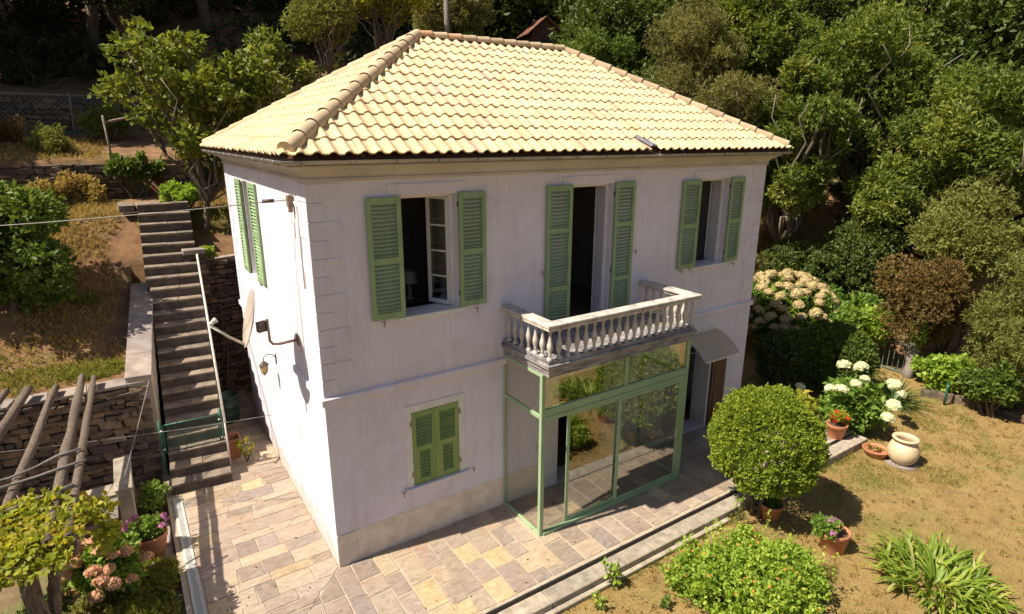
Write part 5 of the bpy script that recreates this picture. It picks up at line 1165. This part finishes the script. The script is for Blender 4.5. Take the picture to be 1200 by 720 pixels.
tufts('green_grass', 'green grass patches around the cream jar and by the lawn border', [(10.6, -3.1, 1.5, .8), (13.6, -3.0, 1.9, 1.1), (12.6, -4.1, 1.3, .8), (15.0, -2.6, 1.5, .8), (12.4, .8, 1.4, .8), (15.8, -.8, .8, .5), (6.6, -4.2, .5, .3)], 14000, .05, 'L_grass', .007, paved, 2, patchy=.08)
tufts('garden_grass', 'tufty green grass in the lower left garden beside the drain', [(-2.6, 1.0, .33, 1.3), (-2.9, .2, .6, .9), (-2.4, 1.4, .15, .4), (-2.45, -.6, .2, .8), (-3.6, .8, 1.0, .9)], 3800, .15, 'L_grass', .012, lambda x, y: x > -2.24, 3)
tufts('bank_grass', 'dry straw coloured grass with green patches on the terrace bank left of the stairs', [(-4.6, 6.0, 2.4, .9), (-3.4, 8.2, 1.0, 1.8), (-3.0, 10.4, 1.0, 1.4), (-4.5, 12.8, 3, .8), (-6.5, 10, 1.5, 2), (-3.2, 14.2, 2.8, .8)], 6000, .13, 'L_dry', .012, lambda x, y: x > -2.15, 3)
tufts('green_bank_grass', 'green weeds along the front edge of the left terrace', [(-4.0, 5.6, 1.6, .4), (-3.0, 5.5, .6, .25), (-5.4, 6.2, 1, .5), (-.6, 9.6, 1.2, .6)], 2600, .12, 'L_grass', .016, lambda x, y: x > -2.15 and y < 9.2, 3)
tufts('hill_grass', 'dry grass and brush over the slope behind the house', [(3, 11.5, 4, 2), (8, 14.5, 5, 3), (14, 10, 3, 3), (16, 5, 3, 2.5), (19, 6, 3, 3)], 12000, .22, 'L_dry', .02, lambda x, y: x < 10.5 and y < 9.2, 3)
u_pts = []
o = None
bl = []
for k in range(240):
    x = random.uniform(-16, 34); y = random.uniform(17, 34) if x < 16 else random.uniform(-4 + max(0, 24-x)*2.0, 30)
    bl.append(((x, y, G(x, y)+.5), (1.2, 1.0, .8)))
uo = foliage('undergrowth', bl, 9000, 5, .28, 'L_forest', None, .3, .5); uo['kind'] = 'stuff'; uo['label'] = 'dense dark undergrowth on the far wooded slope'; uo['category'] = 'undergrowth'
# ------------------------------------------------------------------ pole, hut, fences, old post
up = empty('utility_pole', 'grey wooden utility pole behind the left end of the roof ridge', 'pole', (9.9, 14.6, G(9.9, 14.6)-.2)); mb = MB(); mb.tube([(0, 0, 0), (0, 0, 8.6)], [.13, .09], 12); mb.build('pole_shaft', 'woodg', up)
mb = MB(); mb.obox((0, 0, 8.1), (.5, 0, 0), (0, .04, 0), (0, 0, .05)); mb.build('crossarm', 'woodg', up)
hg = 10.4; ht = empty('hut', 'small hut with a rusty pitched roof among the trees beyond the ridge', 'hut', (17.8, 19.2, hg), rz=-.25)
mb = MB(); mb.box(-.75, -.8, -.8, .75, .8, 1.5); mb.add([(-.75, -.8, 1.5), (.75, -.8, 1.5), (0, -.8, 2.15), (-.75, .8, 1.5), (.75, .8, 1.5), (0, .8, 2.15)], [(0, 1, 2), (5, 4, 3)]); mb.build('wall', 'hutwood', ht)
for s in (-1, 1):
    mb = MB(); mb.add([(0, -1.0, 2.22), (s*1.0, -1.0, 1.38), (s*1.0, 1.0, 1.38), (0, 1.0, 2.22), (0, -1.0, 2.27), (s*1.0, -1.0, 1.43), (s*1.0, 1.0, 1.43), (0, 1.0, 2.27)], [(0,3,2,1),(4,5,6,7),(0,1,5,4),(1,2,6,5),(2,3,7,6),(3,0,4,7)]); mb.build('roof_sheet', 'rust', ht)
mb = MB(); mb.box(-.25, -.83, .3, .3, -.80, 1.2); mb.build('window', 'dark', ht)
fn = empty('wire_fence', 'sagging chain link fence on thin posts across the upper left terrace', 'fence', (-9.5, 15.4, 0))
px_ = [0, 2.2, 4.4, 6.6, 8.7]
for k, x in enumerate(px_):
    z = G(-9.5+x, 15.4); mb = MB(); mb.tube([(x, 0, z-.2), (x+random.uniform(-.08, .08), 0, z+1.35)], .03, 6); mb.build('fence_post', 'woodg', fn)
mb = MB(); n_ = 60
for k in range(n_):
    for s in (1, -1):
        x0 = 8.7*k/n_; x1 = x0+s*1.2
        if 0 <= x1 <= 8.7: mb.tube([(x0, 0, G(-9.5+x0, 15.4)+.05), (x1, .0, G(-9.5+x1, 15.4)+1.25)], .004, 3, False)
mb.build('wire_mesh', 'wire', fn, stuff=True)
mb = MB(); mb.tube([(x, 0, G(-9.5+x, 15.4)+1.27) for x in px_], .012, 4); mb.build('top_wire', 'wire', fn)
rf = empty('branch_rail', 'crooked pale branch propped as a rail at the foot of the fig tree', 'rail', (-2.1, 12.2, 6.2)); 
mb = MB(); mb.tube(crooked((0, 0, .9), (1.7, -.1, 1.15), 6, .04), .035, 6); mb.build('rail', 'palebark', rf); mb = MB(); mb.tube([(.05, 0, -.3), (.0, 0, 1.1)], .03, 6); mb.build('post', 'palebark', rf)
op = empty('old_post', 'thick weathered pale post wrapped in ivy at the end of the fence', 'post', (16.8, -1.15, -.2)); mb = MB(); mb.tube(crooked((0, 0, 0), (.10, .05, 1.15), 5, .02), [.15, .15, .14, .13, .12, .09], 12); mb.tube([(.02, -.14, .78), (.08, -.15, .74), (.13, -.11, .78)], .02, 5); mb.build('post_body', 'capstone', op)
mb = MB(); mb.tube(crooked((.10, .05, 1.1), (.35, .1, 2.3), 5, .04), [.07, .06, .05, .04, .03, .02], 7); mb.build('stem', 'palebark', op); foliage('ivy', [((.15, 0, 1.5), (.18, .18, .55))], 110, 5, .09, 'L_lant', op, .4, .8)
gf = empty('green_fence', 'low grey green metal picket fence beside the old post', 'fence', (16.85, -.95, -.1)); L = 1.75
for k in range(13): mb = MB(); y = L*k/12; mb.box(-.008, y-.008, .08, .008, y+.008, .98); mb.build('picket', 'fencegrey', gf)
for z in (.06, .92): mb = MB(); mb.box(-.018, -.05, z, .018, L+.05, z+.04); mb.build('rail', 'fencegrey', gf)
bd = empty('border_edging', 'row of rough grey stones edging the lawn along the right border', 'edging', (0, 0, 0)); bp_ = [(15.9, -1.9), (16.2, -2.6), (16.25, -3.3), (16.3, -4.0), (16.1, -4.9), (15.8, -5.8), (15.4, -6.6)]
for k in range(len(bp_)-1):
    a = Vector(bp_[k]); b_ = Vector(bp_[k+1]); 
    for q in range(2):
        c = a.lerp(b_, (q+.5)/2); o = part('stone', random.choice(SG), bd); ang = math.atan2(b_.y-a.y, b_.x-a.x); o.matrix_local = Matrix.LocRotScale(Vector((c.x, c.y, -.12)), Matrix.Rotation(ang+random.uniform(-.2, .2), 3, 'Z').to_quaternion(), Vector((.36, .22, .26)))
gs = empty('garden_tap', 'small dark green garden tap post standing at the lawn border', 'tap', (15.7, -2.55, -.15)); mb = MB(); mb.tube([(0, 0, 0), (0, 0, .62)], .035, 8); mb.tube([(0, 0, .5), (-.12, -.03, .52), (-.15, -.03, .45)], .02, 6); mb.build('tap_post', 'gategreen', gs); mb = MB(); mb.tube([(-.05, 0, .62), (.05, 0, .62)], .025, 6); mb.build('handle', 'gategreen', gs)

def litter(name, label, areas, n, size, mat, cat, ok, zoff=.004):
    V = []; F = []; rr = []
    for k in range(n):
        cx, cy, rx, ry = areas[k % len(areas)]; x = cx+rx*(RNG.random()*2-1); y = cy+ry*(RNG.random()*2-1)
        if not ok(x, y): continue
        z = (ground_z(x, y) if not paved(x, y) else .004)+zoff; a = RNG.random()*6.283; L = size*(.5+RNG.random()); w_ = L*(.3+.3*RNG.random()); i = len(V); dx, dy = math.cos(a)*L/2, math.sin(a)*L/2; sx, sy = -math.sin(a)*w_/2, math.cos(a)*w_/2
        V += [(x-dx, y-dy, z), (x+sx, y+sy, z+L*.18*RNG.random()), (x+dx, y+dy, z+L*.1), (x-sx, y-sy, z+L*.18*RNG.random()), (x, y, z+L*.12)]
        F += [(i, i+1, i+4), (i+1, i+2, i+4), (i+2, i+3, i+4), (i+3, i, i+4)]; rr += [RNG.random()]*4
    o = part(name, np_mesh(name, np.array(V), np.array(F), rr, mat)); o['kind'] = 'stuff'; o['label'] = label; o['category'] = cat
litter('leaf_litter', 'fallen brown leaves and twigs strewn on the dry lawn', [(6.5, -4.2, 4, 2.2), (10, -5, 4, 3), (13, -3.5, 3, 2.5), (4.5, -3.4, 2.5, .9)], 1500, .045, 'L_red', 'leaves', lambda x, y: not paved(x, y))
litter('terrace_litter', 'few dry leaves lying on the stone terrace', [(-1.0, 1.5, 1, 3.4), (3, -1.6, 4, .5)], 110, .04, 'L_red', 'leaves', lambda x, y: x < -.05 or y < -1.3)
litter('pebbles', 'small stones and clods lying on the bare lawn soil', [(5.0, -3.5, 3, 1.2), (9, -5, 4, 3), (13, -3.5, 3, 2)], 1300, .035, 'capstone', 'stones', lambda x, y: not paved(x, y), -.004)

for lab, x, y, R_, m_, n_ in (('brown scrub climbing over the left end of the low rubble wall', -5.6, 11.6, (1.1, .5, .6), 'L_red', 800), ('dry mixed scrub hanging in front of the rubble wall left of the stairs', -3.2, 11.5, (1.0, .45, .5), 'L_dry', 700), ('rusty leaved bush at the left end of the wire fence', -7.6, 14.6, (1.2, .8, .9), 'L_red', 1100), ('low dark bramble patch in front of the wire fence', -5.6, 14.9, (1.3, .6, .5), 'L_dark', 800), ('thin dry bramble growing through the right end of the wire fence', -1.9, 14.9, (1.2, .6, .7), 'L_fig', 600), ('dark bramble thicket on the slope above the far rubble wall', -3.8, 17.6, (2.2, .8, .7), 'L_forest', 1000)):
    shrub(lab, x, y, G(x, y)+R_[2]*.7, R_, m_, n_, 6, .09, .35, lo=.1)

tufts('lawn_tufts', 'scattered taller dry tufts on the lawn', [(12, -6, 7, 3.5), (8.5, -4.7, 4, 2), (13.5, -3.0, 3, 1.8), (4.5, -3.8, 3, 1.2)], 700, .09, 'L_dry', .009, paved, 9, patchy=.0)
tufts('kerb_weeds', 'ragged grass along the foot of the kerb', [(3.5, -2.62, 3.5, .08), (9.5, -2.56, 2.0, .09), (7, -2.6, 2, .08)], 260, .08, 'L_grass', .009, None, 7)
